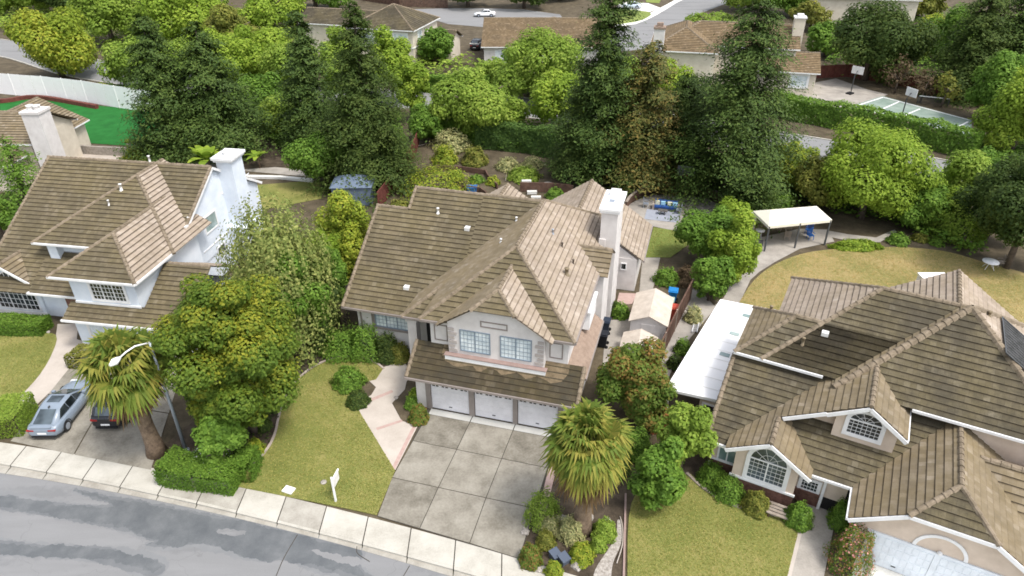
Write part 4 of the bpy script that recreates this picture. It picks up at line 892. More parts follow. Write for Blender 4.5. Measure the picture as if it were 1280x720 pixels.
def droop_crown(rng,R,Rz,leaf,nmax=9000):
    """hanging strands from an arching crown"""
    P=[];Nn=[]; ns=int(nmax/34)
    for i in range(ns):
        d=unit(rng,1)[0]; d[2]=abs(d[2])*.9+.05; s=d*np.array([R,R,Rz])*rng.uniform(.45,.98); L=Rz*rng.uniform(.5,1.35)
        t=rng.random(34)[:,None]; q=s+np.array([d[0],d[1],0])*t*.25*R*.5-np.array([0,0,1])*t*L+rng.normal(size=(34,3))*.1
        P.append(q);Nn.append(np.tile([d[0],d[1],.35],(34,1)))
    return np.vstack(P),np.vstack(Nn),rng.random(ns*34)
def trunk_mesh(rng,h,r,R,nl=5,name='trunk',parent=None,mat=None,lean=0):
    m=MB(); dx,dy=rng.normal(size=2)*.04*h
    pts=[(0,0,-.1),(dx*.3,dy*.3,h*.35),(dx*.7,dy*.7,h*.7),(dx,dy,h)]; m.tube(pts,[r,r*.8,r*.6,r*.3],8)
    for i in range(nl):
        a=2*math.pi*(i+rng.random()*.5)/max(1,nl); f=rng.uniform(.45,.8); b=Vector((dx*f,dy*f,h*f)); e=b+Vector((math.cos(a)*R*.6,math.sin(a)*R*.6,R*rng.uniform(.3,.6)))
        m.tube([b,b.lerp(e,.5)+Vector((0,0,.1*R)),e],[r*.5,r*.35,r*.15],6)
    return m.build(name,mat or M['trunk'],parent)
def lsize(b,px=3.0,mn=.1): return max(mn,px/ppm(b)*.5)
SEED=[100]
def rngn(): SEED[0]+=1; return np.random.default_rng(SEED[0])
def tree(cx,by,ty,rx,kind,leafk,name,label,cat='tree',group=None,flat=.95,nmax=8000,px=None,**kw):
    """one tree: trunk foot under pixel (cx,by), crown top at ty, crown half-width rx px, as surveyed"""
    px=px or (2.5 if by>400 else 3.1); nmax=int(nmax*(1.6 if by>400 else 1.15))
    rng=rngn(); b=G(cx,by); s=ppm(b); R=rx/s*((1.12 if kind=='broad' else 1.15) if by<330 else 1.0); H=height_at(b,ty); nmax=int(nmax*(4.0 if kind=='conifer' else 2.2)); leaf=lsize(b,px*(1.25 if kind=='conifer' else 1.2))
    t=thing(name,label,cat,(b.x,b.y,0),rng.uniform(0,6),group)
    if kind=='broad':
        Rz=H*.5 if H<R*4.4 else H*.44; zc=H-Rz*.97
        trunk_mesh(rng,max(.3,zc),max(.08,R*.07),R,parent=t)
        P,Nn,T=lobes_crown(rng,R,Rz,leaf,nmax=nmax,**kw); P=P*np.array([.95,.95,1]); P[:,2]+=zc
        P[:,2]=np.maximum(P[:,2],.05)
    elif kind=='conifer':
        R*=1.12; m=MB(); m.tube([(0,0,-.1),(0,0,H*.5),(0,0,H*.97)],[max(.18,R*.1),R*.06,.03],8); m.build('trunk',M['trunk'],t)
        P,Nn,T=conifer_crown(rng,R,H,leaf,nmax=nmax,**kw)
    elif kind=='droop':
        Rz=H*.5; trunk_mesh(rng,H*.75,R*.06,R,9,parent=t,mat=M['wood_grey']); P,Nn,T=droop_crown(rng,R,Rz,leaf,nmax); P[:,2]+=H*.5
        P[:,2]=np.maximum(P[:,2],.3)
    fast_quads('crown',leafquads(rng,P,Nn,np.full(len(P),leaf),.62 if kind!='conifer' else .42),LF[leafk],T,t)
    return t
def bush(cx,by,rx,h,leafk,name,label,cat='shrub',group=None,px=2.6,ry=1.0,nmax=3500,loose=0.0,z=0,tip=None):
    rng=rngn(); b=G(cx,by,z); s=ppm(b); R=rx/s; leaf=lsize(b,px,.05)
    n=int(min(nmax,2.6*2*math.pi*R*max(R,h)/(leaf*leaf*1.2)))
    u=unit(rng,n); u[:,2]=np.abs(u[:,2]); 
    bump_=1+.16*np.sin(u[:,0]*6+SEED[0])*np.sin(u[:,1]*7+1)+.1*np.sin(u[:,2]*9)
    rr=(.8+.22*rng.random(n)+loose*rng.random(n)**2)*bump_
    P=u*rr[:,None]*np.array([R,R*ry,h]); P[:,2]+=0.02
    o=fast_quads(name,leafquads(rng,P,u*.8+np.array([0,0,.3]),np.full(n,leaf)),LF[leafk],rng.random(n))
    o.location=b; tag(o,label,cat,group)
    if tip:
        k=rng.choice(n,size=int(n*tip[1]),replace=False); Q=P[k]*1.05
        fast_quads('blossom',leafquads(rng,Q,u[k],np.full(len(k),leaf*1.1)),LF[tip[0]],rng.random(len(k)),o)
    return o
def hedge(line,w,h,leafk,name,label,cat='hedge',px=3.0,group=None,nmax=14000,rough=.12,z0=0,world=False,top=None):
    rng=rngn(); L=[Vector(p) for p in line] if world else GP(*line); o0=L[0].copy(); L=[Vector((p.x-o0.x,p.y-o0.y,0)) for p in L]
    seg=[(L[i+1]-L[i]).length for i in range(len(L)-1)]; tot=sum(seg); leaf=lsize(o0+L[len(L)//2],px,.05)
    n=int(min(nmax,2.4*tot*(2*h+w)/(leaf*leaf*1.2))); c=np.cumsum([0]+seg); s=rng.random(n)*tot
    k=np.clip(np.searchsorted(c,s,side='right')-1,0,len(seg)-1); P=np.zeros((n,3));Nn=np.zeros((n,3))
    A=np.array([tuple(p) for p in L]); d=A[1:]-A[:-1]; d/=np.linalg.norm(d,axis=1,keepdims=True); nr=np.stack([-d[:,1],d[:,0],0*d[:,0]],1)
    base=A[k]+d[k]*(s-c[k])[:,None]
    side=rng.random(n); per=2*h+w; q=side*per
    f=np.where(q<h,-1,np.where(q<2*h,1,0)); lat=np.where(f==0,(rng.random(n)-.5)*w,f*w/2); zz=np.where(f==0,h,rng.random(n)*h)
    wob=rough*(np.sin(s*1.7+zz*2.1)+np.sin(s*.63+1.3)+rng.normal(size=n)*.7)
    lat=lat+np.where(f!=0,f*wob,0); zz=zz+np.where(f==0,wob*1.2,0)
    zz=zz-np.where(f!=0,0,0)+0
    ends=rng.random(n)<min(.2,w/(tot+w)*.8); 
    P=base+nr[k]*lat[:,None]; P[:,2]=np.maximum(zz,.04)
    if ends.any():
        e=np.where(rng.random(n)<.5,0,1); pe=np.where(e[:,None]==0,A[0],A[-1])+np.where(e[:,None]==0,nr[0],nr[-1])*((rng.random(n)-.5)*w)[:,None]; pe[:,2]=rng.random(n)*h
        P[ends]=pe[ends]
    Nn=nr[k]*f[:,None]+np.array([0,0,1])*(.3+.7*(f==0))[:,None]
    o=fast_quads(name,leafquads(rng,P,Nn,np.full(n,leaf)),LF[leafk],np.clip(rng.random(n)*.75+.25*(f==0),0,1)); o.location=(o0.x,o0.y,z0)
    return tag(o,label,cat,group)
def fan_palm(bx,by,ty,rx,name,label,nf=64,skirt=.35,sdrop=.8,emin0=-16):
    rng=rngn(); b=G(bx,by); s=ppm(b); R=rx/s; H=height_at(b,ty); t=thing(name,label,'palm tree',(b.x,b.y,0),rng.uniform(0,6))
    hc=H-R*.75; m=MB(); zz=np.linspace(0,hc,9); m.tube([(0.03*math.sin(i),.03*math.cos(i),z-.05) for i,z in enumerate(zz)],[.62,.48,.42,.4,.4,.42,.45,.48,.3],12); m.build('trunk',M['trunk_palm'],t)
    def fronds(n,emin,emax,lk,nm,rk,drop=0):
        Q=[];T=[];pm=MB()
        for i in range(n):
            a=i*2.399963+rng.normal()*.25; f=(i+.5)/n; el=emin+(emax-emin)*f+rng.normal()*.17
            d=np.array([math.cos(a)*math.cos(el),math.sin(a)*math.cos(el),math.sin(el)]); side=np.array([-math.sin(a),math.cos(a),0.]); up=np.cross(d,side)*-1
            if up[2]<0: up=-up
            L=R*rk*rng.uniform(.34,.6); o=np.array([0,0,hc-drop*rng.random()]); e=o+d*L; fr=R*rk*rng.uniform(.48,.6); tv=rng.uniform(0,.55)+(.12 if f>.75 and lk=='palm' else 0)
            pm.tube([tuple(o+d*.2),tuple(o+d*L*.6+np.array([0,0,.03*R])),tuple(e)],[.03,.022,.015],4,0,False)
            nb=22
            for j in range(nb):
                th=(j-(nb-1)/2)/(nb-1)*rad(215); bd=d*math.cos(th)+side*math.sin(th); l=fr*(1-.22*abs(th)/2)*rng.uniform(.8,1.1)
                wv=np.cross(bd,up); wv/=np.linalg.norm(wv); wd=.034*R
                tipd=np.array([0,0,-1.])*l*rng.uniform(.12,.6)
                p0=e; p1=e+bd*l*.55+up*.06*l; p2=e+bd*l*.95+tipd
                Q.append([p0-wv*wd*.25,p1-wv*wd,p1+wv*wd*1.0+up*.02,p0+wv*wd*.25]); Q.append([p1-wv*wd,p2,p2+wv*wd*.1,p1+wv*wd])
                tt=np.clip(tv+rng.random()*.5,0,1); T+= [tt,min(1,tt+.15)]
        pm.build(nm+'_stalk',M['trunk_palm'] if lk=='dead' else MATS.setdefault('stalk',paint('palm stalk',(.2,.22,.06,1),.6)),t)
        fast_quads(nm,np.array(Q),LF[lk],np.array(T),t)
    fronds(nf,rad(84),rad(emin0),'palm','fronds',1.0)
    fronds(int(nf*skirt),rad(-25),rad(-80),'dead','dead_fronds',.8,sdrop)
    return t
T_=tree
# ---- front of the left house and the shrubbery strip between the two drives
fan_palm(196,566,424,58,'fan_palm','fan palm with green fronds beside the street lamp on the left drive',62,.3,.8,-26)
fan_palm(727,662,520,56,'fan_palm','shaggy fan palm with a thick brown skirt beside the middle driveway',110,.3,1.4,-50)
T_(318,540,322,90,'broad','mixed','spreading_tree','large dark green spreading tree with golden tips beside the white house',nmax=26000,px=2.5,nl=95,lr=(.13,.3),pad=.72,gold=.16)
T_(289,560,430,42,'broad','mixed','spreading_tree','lower golden tipped tree right behind the street lamp pole',nmax=16000,px=2.3,nl=55,lr=(.15,.32),pad=.72,gold=.16)
T_(286,588,508,34,'broad','green','leafy_tree','small green tree behind the white flowered hedge',nmax=9000,px=2.2)
T_(366,428,226,66,'droop','willow','weeping_tree','pale wispy weeping tree between the white and grey houses',nmax=9000,px=3.0)
T_(380,440,300,46,'broad','green','leafy_tree','green tree under the pale weeping tree',nmax=5000)
T_(444,372,232,40,'broad','yellow','yellow_tree','bright yellow green tree left of the grey house roof',nmax=6000)
T_(400,425,338,36,'broad','dark','leafy_tree','dark green tree filling the gap left of the grey house wall',nmax=5000)
T_(425,405,300,26,'broad','green','leafy_tree','slim green tree against the left wall of the grey house',nmax=5000)
T_(418,380,275,34,'broad','lime','leafy_tree','lime green tree left of the grey house eave',nmax=5000)
T_(40,262,172,36,'conifer','green','feathery_tree','feathery green tree left of the white house roof',sparse=.2,taper=.45,cover=2)
T_(6,300,232,24,'broad','green','leafy_tree','rounded green tree at the left picture edge beside the white house roof')
# ---- row along the back street, left
T_(78,96,12,52,'broad','yellow','street_tree','yellow green tree behind the white panel fence')
T_(30,20,-40,40,'broad','light','street_tree','green tree in the top left corner beside the back street')
T_(142,55,-30,46,'broad','light','street_tree','light green tree above the white panel fence, second from the left corner')
T_(245,52,-28,52,'broad','lime','street_tree','lime tree behind the pair of dark conifers on the left')
T_(178,112,44,38,'broad','light','street_tree','light green tree between the white panel fence and dark conifers')
T_(322,108,28,56,'broad','lime','street_tree','broad lime tree behind and right of the pair of dark conifers')
T_(342,40,-18,44,'broad','lime','street_tree','pale green tree at the top edge above the broad lime tree')
T_(294,75,10,40,'broad','olive','street_tree','olive toned tree beyond the dark conifers near the top left')
T_(222,195,18,48,'conifer','conifer','dark_conifer','dark spreading conifer beside the green turf yard',nmax=10000,taper=.55)
T_(280,192,28,52,'conifer','conifer','dark_conifer','dark spreading conifer beside the bare dirt yard',nmax=10000,taper=.55)
T_(396,185,12,34,'conifer','conifer','dark_conifer','narrow dark conifer left of the tallest bluish conifer',nmax=8000,taper=.5)
T_(466,228,2,56,'conifer','dark','dark_conifer','tall bluish green conifer beside the grey tarp shed',nmax=12000,taper=.62)
T_(492,130,30,28,'broad','lime','street_tree','bright lime tree tucked behind the tall bluish conifer')
T_(432,140,30,30,'broad','light','street_tree','light green tree between the two tall conifers')
T_(408,232,162,36,'broad','green','leafy_tree','low leafy green tree at the foot of the narrow conifer')
T_(592,172,80,54,'broad','light','street_tree','rounded light green tree behind the ivy wall')
T_(680,128,34,54,'broad','light','street_tree','broad light green tree covering the brown roofed house')
T_(706,165,84,38,'broad','lime','street_tree','light green tree left of the tall ragged redwood')
T_(520,72,36,20,'broad','green','garden_tree','small green tree beside the cream house wall')
T_(546,80,34,24,'broad','green','garden_tree','bushy dark green tree between cream house and parked pickup')
T_(748,228,-28,40,'conifer','conifer','tall_redwood','tall ragged redwood in front of the cul de sac',nmax=11000,taper=.3,sparse=.35)
T_(728,222,92,40,'conifer','dark','dark_conifer','bushy dark conifer at the right end of the ivy wall',nmax=8000,taper=.5)
T_(800,232,52,44,'conifer','rust','rusty_conifer','rust coloured conifer right of the tall ragged redwood',nmax=10000,taper=.38)
T_(846,222,95,34,'conifer','conifer','dark_conifer','shaded conifer between the rusty one and the giant conifer',taper=.4)
T_(908,250,0,66,'conifer','conifer','giant_conifer','giant dark conifer behind the gazebo garden',nmax=14000,taper=.45)
T_(850,100,60,30,'broad','green','street_tree','green tree at the corner of the tan roofed house')
T_(880,45,15,34,'broad','light','street_tree','light green tree over the ridge of the tan roofed house')
# ---- right side
T_(984,236,175,34,'broad','yellow','leafy_tree','yellow green tree right of the giant conifer')
T_(1076,272,158,66,'broad','lime','leafy_tree','big bright green tree above the gazebo canopy',nmax=10000)
T_(1018,262,192,32,'broad','olive','leafy_tree','olive green tree behind the gazebo canopy')
T_(1140,285,218,34,'broad','green','leafy_tree','green tree between the big bright tree and back lawn corner')
T_(1190,262,188,38,'broad','light','leafy_tree','light green tree by the back street at the right')
T_(1258,335,172,62,'broad','dark','dark_tree','dark evergreen tree over the white garden table',nmax=10000)
T_(1232,300,212,40,'broad','dark','dark_tree','dark evergreen tree left of the white garden table')
T_(1262,190,88,50,'broad','lime','leafy_tree','bright lime tree at the right end of the sport court',nmax=8000)
T_(1080,100,2,60,'broad','dark','dark_tree','wide dark green tree left of the sport court fence',nmax=9000)
T_(1200,120,-20,44,'conifer','dark','dark_conifer','dark conifer behind the red court fence',taper=.5)
T_(1258,118,-40,54,'conifer','conifer','dark_conifer','large dark conifer in the top right corner',taper=.5,nmax=9000)
T_(1160,74,16,24,'broad','yellow','leafy_tree','yellow green tree near the white vehicle at top right')
T_(1012,38,0,26,'broad','olive','street_tree','sparse olive tree right of the tan house chimney')
T_(1118,116,72,20,'broad','brown','sparse_tree','thin brownish sapling beside the red court fence',cover=.3)
T_(1150,128,82,18,'broad','brown','sparse_tree','thin brownish sapling at the middle of the red fence',cover=.3)
T_(1176,134,86,18,'broad','olive','sparse_tree','sparse olive sapling behind the court hoop',cover=.35)
for i,(x,y,ty,rx,k,l) in enumerate(((655,10,-30,34,'dark','dark tree above the white car at the top edge'),(585,8,-25,34,'dark','dark tree at the top edge left of the white car'),(935,12,-40,40,'light','light tree at the top edge beyond the cul de sac'),(990,20,-35,30,'green','green tree at the top edge right of the cul de sac'),(1145,25,-30,34,'olive','olive tree at the top edge above the white vehicle'),(700,0,-45,30,'green','green tree at the top edge left of the redwood'),(395,12,-40,40,'green','green tree at the top edge left of the cream house'),(200,10,-45,40,'dark','dark tree at the top edge beyond the lime trees'),(90,20,-30,36,'dark','shaded tree at the top edge behind the yellow tree'),(320,-10,-60,36,'dark','dark tree beyond the pale green tree at the top'))):
    T_(x,y,ty,rx,'broad',k,'distant_tree',l,nmax=3500)
# ---- garden between grey house and right neighbour
T_(782,512,420,44,'broad','redgreen','red_tipped_tree','green tree with red leaf tips right of the grey garage',nmax=7000,nl=22)
T_(808,538,455,34,'broad','redgreen','red_tipped_tree','smaller red tipped tree below the sheds',nmax=5000)
T_(848,598,503,36,'broad','light','leafy_tree','light green tree by the red fence of the beige house',nmax=7000)
T_(818,632,548,38,'broad','green','leafy_tree','green tree overhanging the right front lawn',nmax=7000)
T_(880,330,258,44,'broad','green','leafy_tree','green rounded tree at the back of the hedge clump by the gazebo',nmax=6000)
T_(915,355,268,34,'broad','lime','yellow_tree','bright yellow green tree nearest the gazebo path',nmax=6000)
T_(885,375,320,28,'broad','green','leafy_tree','low dark green tree at the front end of the hedge clump by the gazebo',nmax=5000)
T_(918,290,250,26,'broad','lime','leafy_tree','lime bush tree at the top of the hedge clump by the gazebo',nmax=4000)

for x,y,ty,rx,k,l in ((208,108,46,34,'light','leafy tree just left of the left dark conifer top'),(262,98,36,36,'lime','lime tree showing between the two spreading dark conifers'),(366,122,48,36,'light','light tree filling the gap left of the narrow dark conifer'),(330,150,88,34,'green','green tree behind the bare dirt yard'),(352,168,120,24,'light','small light tree at the upper end of the bare dirt yard'),(300,112,52,32,'lime','lime tree over the right shoulder of the dark conifer pair'),(515,150,60,24,'lime','slim lime tree right of the tall bluish conifer'),(536,178,132,24,'green','green tree at the left end of the ivy walls'),(640,160,120,24,'light','small light tree between the rounded tree and the ragged redwood'),(770,118,66,30,'light','light green tree glimpsed left of the rusty conifer top'),(830,118,78,30,'lime','lime tree between the rusty conifer and the tan house'),(868,160,96,30,'dark','dark tree at the left flank of the giant conifer'),(775,215,130,28,'conifer','shaded dark tree between redwood and rusty conifer'),(1158,275,222,28,'lime','lime tree behind the gravelly garden bed'),(1215,240,180,30,'green','green tree over the back street at the far right'),(1228,150,60,34,'green','green tree behind the red fence at the right end'),(1110,62,10,30,'dark','dark tree right of the wide dark tree by the court'),(1180,80,10,32,'green','green tree near the top right, left of the big conifers'),(1030,70,24,26,'green','green tree between tan house and the wide dark tree'),(620,112,72,26,'light','light tree in front of the brown roofed house'),(652,95,52,28,'green','green tree hugging the brown roofed house'),(425,60,22,26,'lime','lime tree left of the cream house front')):
    T_(x,y,ty,rx,'broad',k,'leafy_tree',l,nmax=4200)
B_=bush
# hedges
hedge([(598,182),(650,188),(715,198)],1.6,3.0,'deep','ivy_wall','tall dark ivy covered wall at the top of the bare back yard')
hedge([(522,163),(560,172),(600,180)],1.8,3.0,'green','ivy_wall','leafy ivy covered wall between tall conifer and rounded light tree')
hedge([(512,112),(560,116),(612,118)],1.5,2.4,'green','far_hedge','clipped hedge across the street below the cream house')
hedge([(962,142),(1010,152),(1085,165),(1150,180),(1216,197)],2.2,2.8,'green','court_hedge','long clipped hedge between back street and sport court')
hedge([(962,215),(1010,240),(1090,256),(1150,275),(1215,310)],2.0,2.6,'light','garden_hedge','loose green hedge along the back of the right garden',rough=.25)
hedge([(-20,110),(40,112),(150,122)],1.2,1.4,'yellow','flowering_hedge','yellow green hedge along the top of the white panel fence')
hedge([(8,548),(31,512)],1.6,1.3,'light','clipped_hedge','clipped box hedge beside the parked grey car',px=2.2,rough=.05)
hedge([(-40,412),(60,414)],1.5,1.0,'green','clipped_hedge','long low clipped hedge under the arched window of the white house',px=2.4,rough=.06)
hw=hedge([(212,590),(255,601),(300,606)],1.6,1.1,'green','flowering_hedge','clipped green hedge at the foot of the lamp pole',px=2.4,rough=.08)
hedge([(300,604),(316,572)],1.0,1.0,'green','clipped_hedge','short green hedge along the mulch bed by the front lawn',px=2.4)
hedge([(100,462),(118,444)],1.5,.95,'olive','clipped_hedge','clipped hedge at the front corner of the white garage',px=2.2,rough=.06)
# shrubs: px x, base y, half width px, height m, leaf, label
tab=[(270,578,30,1.25,'green','shrub','white flowering shrub behind the clipped hedge by the lamp pole',('white',.14)),
(436,480,20,1.15,'green','round_shrub','clipped round shrub on the front lawn of the grey house',None),
(448,504,14,.8,'dark','low_shrub','small dark shrub beside the walk on the front lawn',None),
(428,440,22,1.5,'green','garden_shrub','leafy green shrub under the left corner of the grey house',None),
(458,442,20,1.9,'green','garden_shrub','bright bushy shrub below the wing window',None),
(485,446,15,1.5,'dark','garden_shrub','dark leafy shrub right of the wing window',None),
(500,448,13,1.0,'olive','garden_shrub','pale green plant beside the porch column',None),
(405,430,20,1.4,'dark','garden_shrub','dark shrub at the left end of the mulch bed',None),
(520,500,9,.7,'lime','garden_shrub','lime plant at the left garage corner',None),
(524,525,12,1.0,'redgreen','flowering_shrub','red and yellow flowering shrub beside the driveway corner',None),
(515,508,8,.6,'green','garden_shrub','small green plant in the bed between walk and garage',None),
(320,564,11,.75,'yellow','round_shrub','round golden shrub in the mulch bed by the lawn edge',None),
(306,582,10,.7,'green','round_shrub','round green shrub nearest the street in the mulch bed',None),
(330,535,10,.7,'dark','round_shrub','round dark shrub above the golden one in the mulch bed',None),
(338,512,10,.6,'dark','round_shrub','low dark shrub in the middle of the mulch bed',None),
(678,648,20,1.5,'light','garden_shrub','bright leafy shrub at the right edge of the middle driveway',None),
(686,660,15,.7,'grey','garden_shrub','low grey green shrub below the bright leafy one',None),
(682,680,12,.75,'olive','round_shrub','round olive shrub nearest the brick border',None),
(663,702,14,.95,'redgreen','round_shrub','round shrub with reddish leaves at the driveway foot',None),
(692,717,11,.7,'yellow','round_shrub','yellow green round shrub at the bottom of the pebble bed',None),
(727,698,15,.85,'yellow','round_shrub','bright yellow green ball shrub right of the black boxes',None),
(714,668,16,.9,'grey','garden_shrub','spiky grey shrub in the middle of the pebble bed',None),
(755,668,15,.85,'light','round_shrub','round green shrub under the palm',None),
(748,684,10,.6,'light','round_shrub','small green shrub beside the pebble strip',None),
(888,600,15,.9,'green','garden_shrub','bright green shrub at the left of the brick wall bed',None),
(908,617,18,.95,'green','garden_shrub','green shrub under the left bay of the beige house',None),
(944,636,17,1.0,'olive','round_shrub','clipped olive shrub below the arched window',None),
(997,652,17,1.1,'green','round_shrub','round green shrub beside the timber steps',None),
(1060,706,26,2.3,'redgreen','rose_bush','rose bush with pink blossom left of the right garage',('pinkf',.1)),
(1050,655,14,1.3,'green','garden_shrub','green shrub behind the rose bush',None),
(860,352,16,1.2,'brown','brown_shrub','brown purple shrub beside the small back lawn',None),
(832,352,14,1.0,'green','garden_shrub','green plant below the small back lawn',None),
(776,395,10,.9,'green','garden_shrub','green plant at the foot of the grey chimney',None),
(770,388,8,.6,'dark','garden_shrub','dark plant beside the red landing',None),
(545,236,40,1.9,'yellow','garden_shrub','large yellow green shrub behind the grey house ridge',None),
(500,262,14,.8,'olive','garden_shrub','low olive shrub beside the brown fence',None),
(556,202,14,1.6,'yellow','garden_shrub','yellow shrub in the bare back yard',None),
(593,204,16,1.7,'olive','round_shrub','rounded olive shrub in the bare back yard',None),
(565,185,22,1.8,'grey','garden_shrub','pale sprawling shrub in front of the ivy wall',None),
(635,210,14,.9,'grey','garden_shrub','blue green leafy plants left in the back yard bed',None),
(655,222,18,.9,'light','garden_shrub','light green leafy plants right in the back yard bed',None),
(665,208,12,.9,'grey','garden_shrub','grey green leafy plant at the end of the back yard bed',None),
(570,222,9,.7,'light','garden_shrub','small bright plant in the upper timber terrace',None),
(596,226,9,.5,'green','garden_shrub','small green plant in the lower timber terrace',None),
(616,230,8,.7,'yellow','garden_shrub','yellow plant at the end of the timber terrace',None),
(694,247,12,.9,'green','round_shrub','clipped dome shrub behind the grey house roof',None),
(765,250,8,.8,'light','garden_shrub','bright plant beside the grey house chimney top',None),
(700,215,9,.9,'grey','garden_shrub','grey plant under the bushy conifer',None),
(178,200,22,1.3,'yellow','garden_shrub','golden shrub behind the white house ridge',None),
(202,202,12,1.1,'green','garden_shrub','green shrub right of the golden one behind the white house ridge',None),
(1070,310,30,.7,'lime','low_hedge','low lime hedge beside the gazebo paving',None),
(1122,303,12,.7,'green','garden_shrub','green plant at the end of the garden path',None),
(1150,300,9,.5,'olive','garden_shrub','small plant in the gravelly bed of the back garden',None),
(1170,305,8,.5,'green','garden_shrub','small green plant right in the gravelly bed',None),
(970,265,22,1.6,'green','garden_shrub','dark green shrub left behind the gazebo',None),
(945,262,20,1.3,'dark','garden_shrub','dark shrub under the giant conifer by the gazebo',None),
(852,440,9,.9,'green','garden_shrub','green plant in the narrow strip right of the brown fence',None),
(842,458,8,.8,'dark','garden_shrub','dark plant low in the strip right of the brown fence',None),
(866,400,10,1.0,'grey','garden_shrub','pale plant at the top of the strip beside the white patio cover',None),
(530,64,10,1.2,'redgreen','red_shrub','reddish shrub beside the far parked pickup',None),
(610,100,14,1.6,'green','garden_shrub','green shrub before the brown roofed house',None),
(540,110,12,1.0,'olive','garden_shrub','olive shrub above the far clipped hedge',None),
(770,588,16,1.3,'dark','garden_shrub','dark leafy shrub right of the fan palm skirt',None),
(795,568,18,1.5,'green','garden_shrub','green shrub in the shade between palm and red tipped tree',None),
(762,560,15,1.3,'dark','garden_shrub','dark shrub behind the right fan palm',None),
(745,545,12,1.0,'green','garden_shrub','green shrub at the garage corner behind the right fan palm',None),
(835,572,16,1.2,'green','garden_shrub','green shrub before the orange red gate fence',None),
(950,112,10,1.0,'green','garden_shrub','green shrub beside the tan house wall',None)]
for x,y,rx,h,lk,nm,lb,tp in tab: B_(x,y,rx,h,lk,nm,lb,px=2.4 if y>400 else 2.8,tip=tp,loose=.25 if 'garden' in nm else .05,ry=1.0 if nm!='low_hedge' else .35)
def frond_plant(x,y,h,n,label,leafk='lime'):
    rng=rngn(); b=G(x,y); t=thing('tropical_plant',label,'plant',(b.x,b.y,0))
    m=MB(); m.tube([(0,0,-.05),(.05,0,h*.5),(0,0,h*.6)],[.09,.07,.06],7); m.build('stem',M['trunk_palm'],t); Q=[];T=[]
    for i in range(n):
        a=i*2.4; el=rng.uniform(.5,1.2); L=h*rng.uniform(.55,.8); prev=np.array([0,0,h*.58]); d=np.array([math.cos(a)*math.cos(el),math.sin(a)*math.cos(el),math.sin(el)]); sd_=np.array([-math.sin(a),math.cos(a),0])
        for j in range(6):
            nx=prev+d*L/6; w=.14*math.sin(math.pi*(j+.6)/7)*h; w2=.14*math.sin(math.pi*min(1,(j+1.6)/7))*h
            Q.append([prev-sd_*w,nx-sd_*w2,nx+sd_*w2,prev+sd_*w]); T.append(rng.random()); prev=nx; d=d+np.array([0,0,-.2]); d/=np.linalg.norm(d)
    fast_quads('leaves',np.array(Q),LF[leafk],np.array(T),t)
frond_plant(265,222,3.4,13,'bright tropical plant with arching leaves left of the white chimney')
frond_plant(325,210,2.2,8,'small tropical plant with arching leaves right of the white chimney')
# ---- ground cover nobody could count
def cover(px,h,leafk,name,n=6000,leaf=None,pxl=4.0,z0=0):
    rng=rngn(); P=[G(x,y) for x,y in px]; xs=[p.x for p in P];ys=[p.y for p in P]; A=np.array([(p.x,p.y) for p in P])
    Q=np.stack([rng.uniform(min(xs),max(xs),n*4),rng.uniform(min(ys),max(ys),n*4)],1); ins=np.zeros(len(Q),bool); j=len(A)-1
    for i in range(len(A)):
        c=((A[i,1]>Q[:,1])!=(A[j,1]>Q[:,1]))&(Q[:,0]<(A[j,0]-A[i,0])*(Q[:,1]-A[i,1])/(A[j,1]-A[i,1]+1e-12)+A[i,0]); ins^=c; j=i
    Q=Q[ins][:n]; m=len(Q); hh=h*(.35+.65*(.5+.5*np.sin(Q[:,0]*.9+np.sin(Q[:,1]*.7)*2)*np.cos(Q[:,1]*1.1)))
    C=np.column_stack([Q,rng.random(m)**.5*hh+z0]); lf=leaf or pxl*.5/ppm(P[0])
    tag(fast_quads(name,leafquads(rng,C,np.tile([0,0,.8],(m,1)),np.full(m,lf)),LF[leafk],rng.random(m)),None,None,None,'stuff')
cover([(520,178),(600,186),(720,200),(770,220),(860,230),(930,250),(1010,262),(1100,280),(1230,330),(1230,290),(1160,250),(1060,235),(960,210),(860,185),(720,160),(520,150)],1.5,'green','undergrowth',14000)
cover([(130,110),(350,132),(500,150),(510,200),(462,226),(400,212),(320,170),(210,178),(215,150),(150,130)],1.8,'green','undergrowth',16000)
cover([(-60,22),(20,44),(130,68),(350,98),(600,108),(600,80),(500,70),(380,30),(130,-5),(-60,-10)],2.2,'light','undergrowth',18000)
cover([(960,135),(1216,190),(1330,230),(1330,150),(1270,150),(1215,185),(1060,150),(990,128)],1.2,'green','undergrowth',8000)
cover([(1030,95),(1120,103),(1260,138),(1330,160),(1330,20),(1100,20),(1030,60)],2.0,'green','undergrowth',14000)
cover([(640,118),(850,140),(950,150),(990,125),(950,118),(850,90),(760,80),(640,100)],1.0,'green','undergrowth',6000)
cover([(380,470),(350,520),(335,560),(300,590),(270,570),(300,500),(380,430),(420,440)],.35,'dark','undergrowth',900,.09)

def grass(px,leafk,n,h=.03): cover(px,h,leafk,'grass',int(n*.42),.045,z0=.025)
grass([(471,644),(494,588.5),(446,509),(436,490),(448,479),(470,474.5),(479,461),(455,448.5),(437,446.5),(416,449.5),(396,457),(376,472),(358,497),(350,520),(344,545),(331,568),(309,588),(287,606.5),(430,635.2)],'grass',26000)
grass([(784,745),(786,645),(800,612),(828,598),(862,592),(880,612),(915,632),(958,643),(1001,652),(978,745)],'grass',20000)
grass([(-60,420),(68,419),(64,440),(50,468),(25,496),(8,515),(-60,520)],'grass',16000)
grass([(924,378),(942,351),(968,331),(1004,317),(1050,311),(1120,309),(1180,314),(1230,328),(1290,350),(1290,410),(1150,400),(980,390)],'drygrass',24000)
grass([(806,322),(817,284),(866,292),(862,305),(838,322)],'grass',5000)
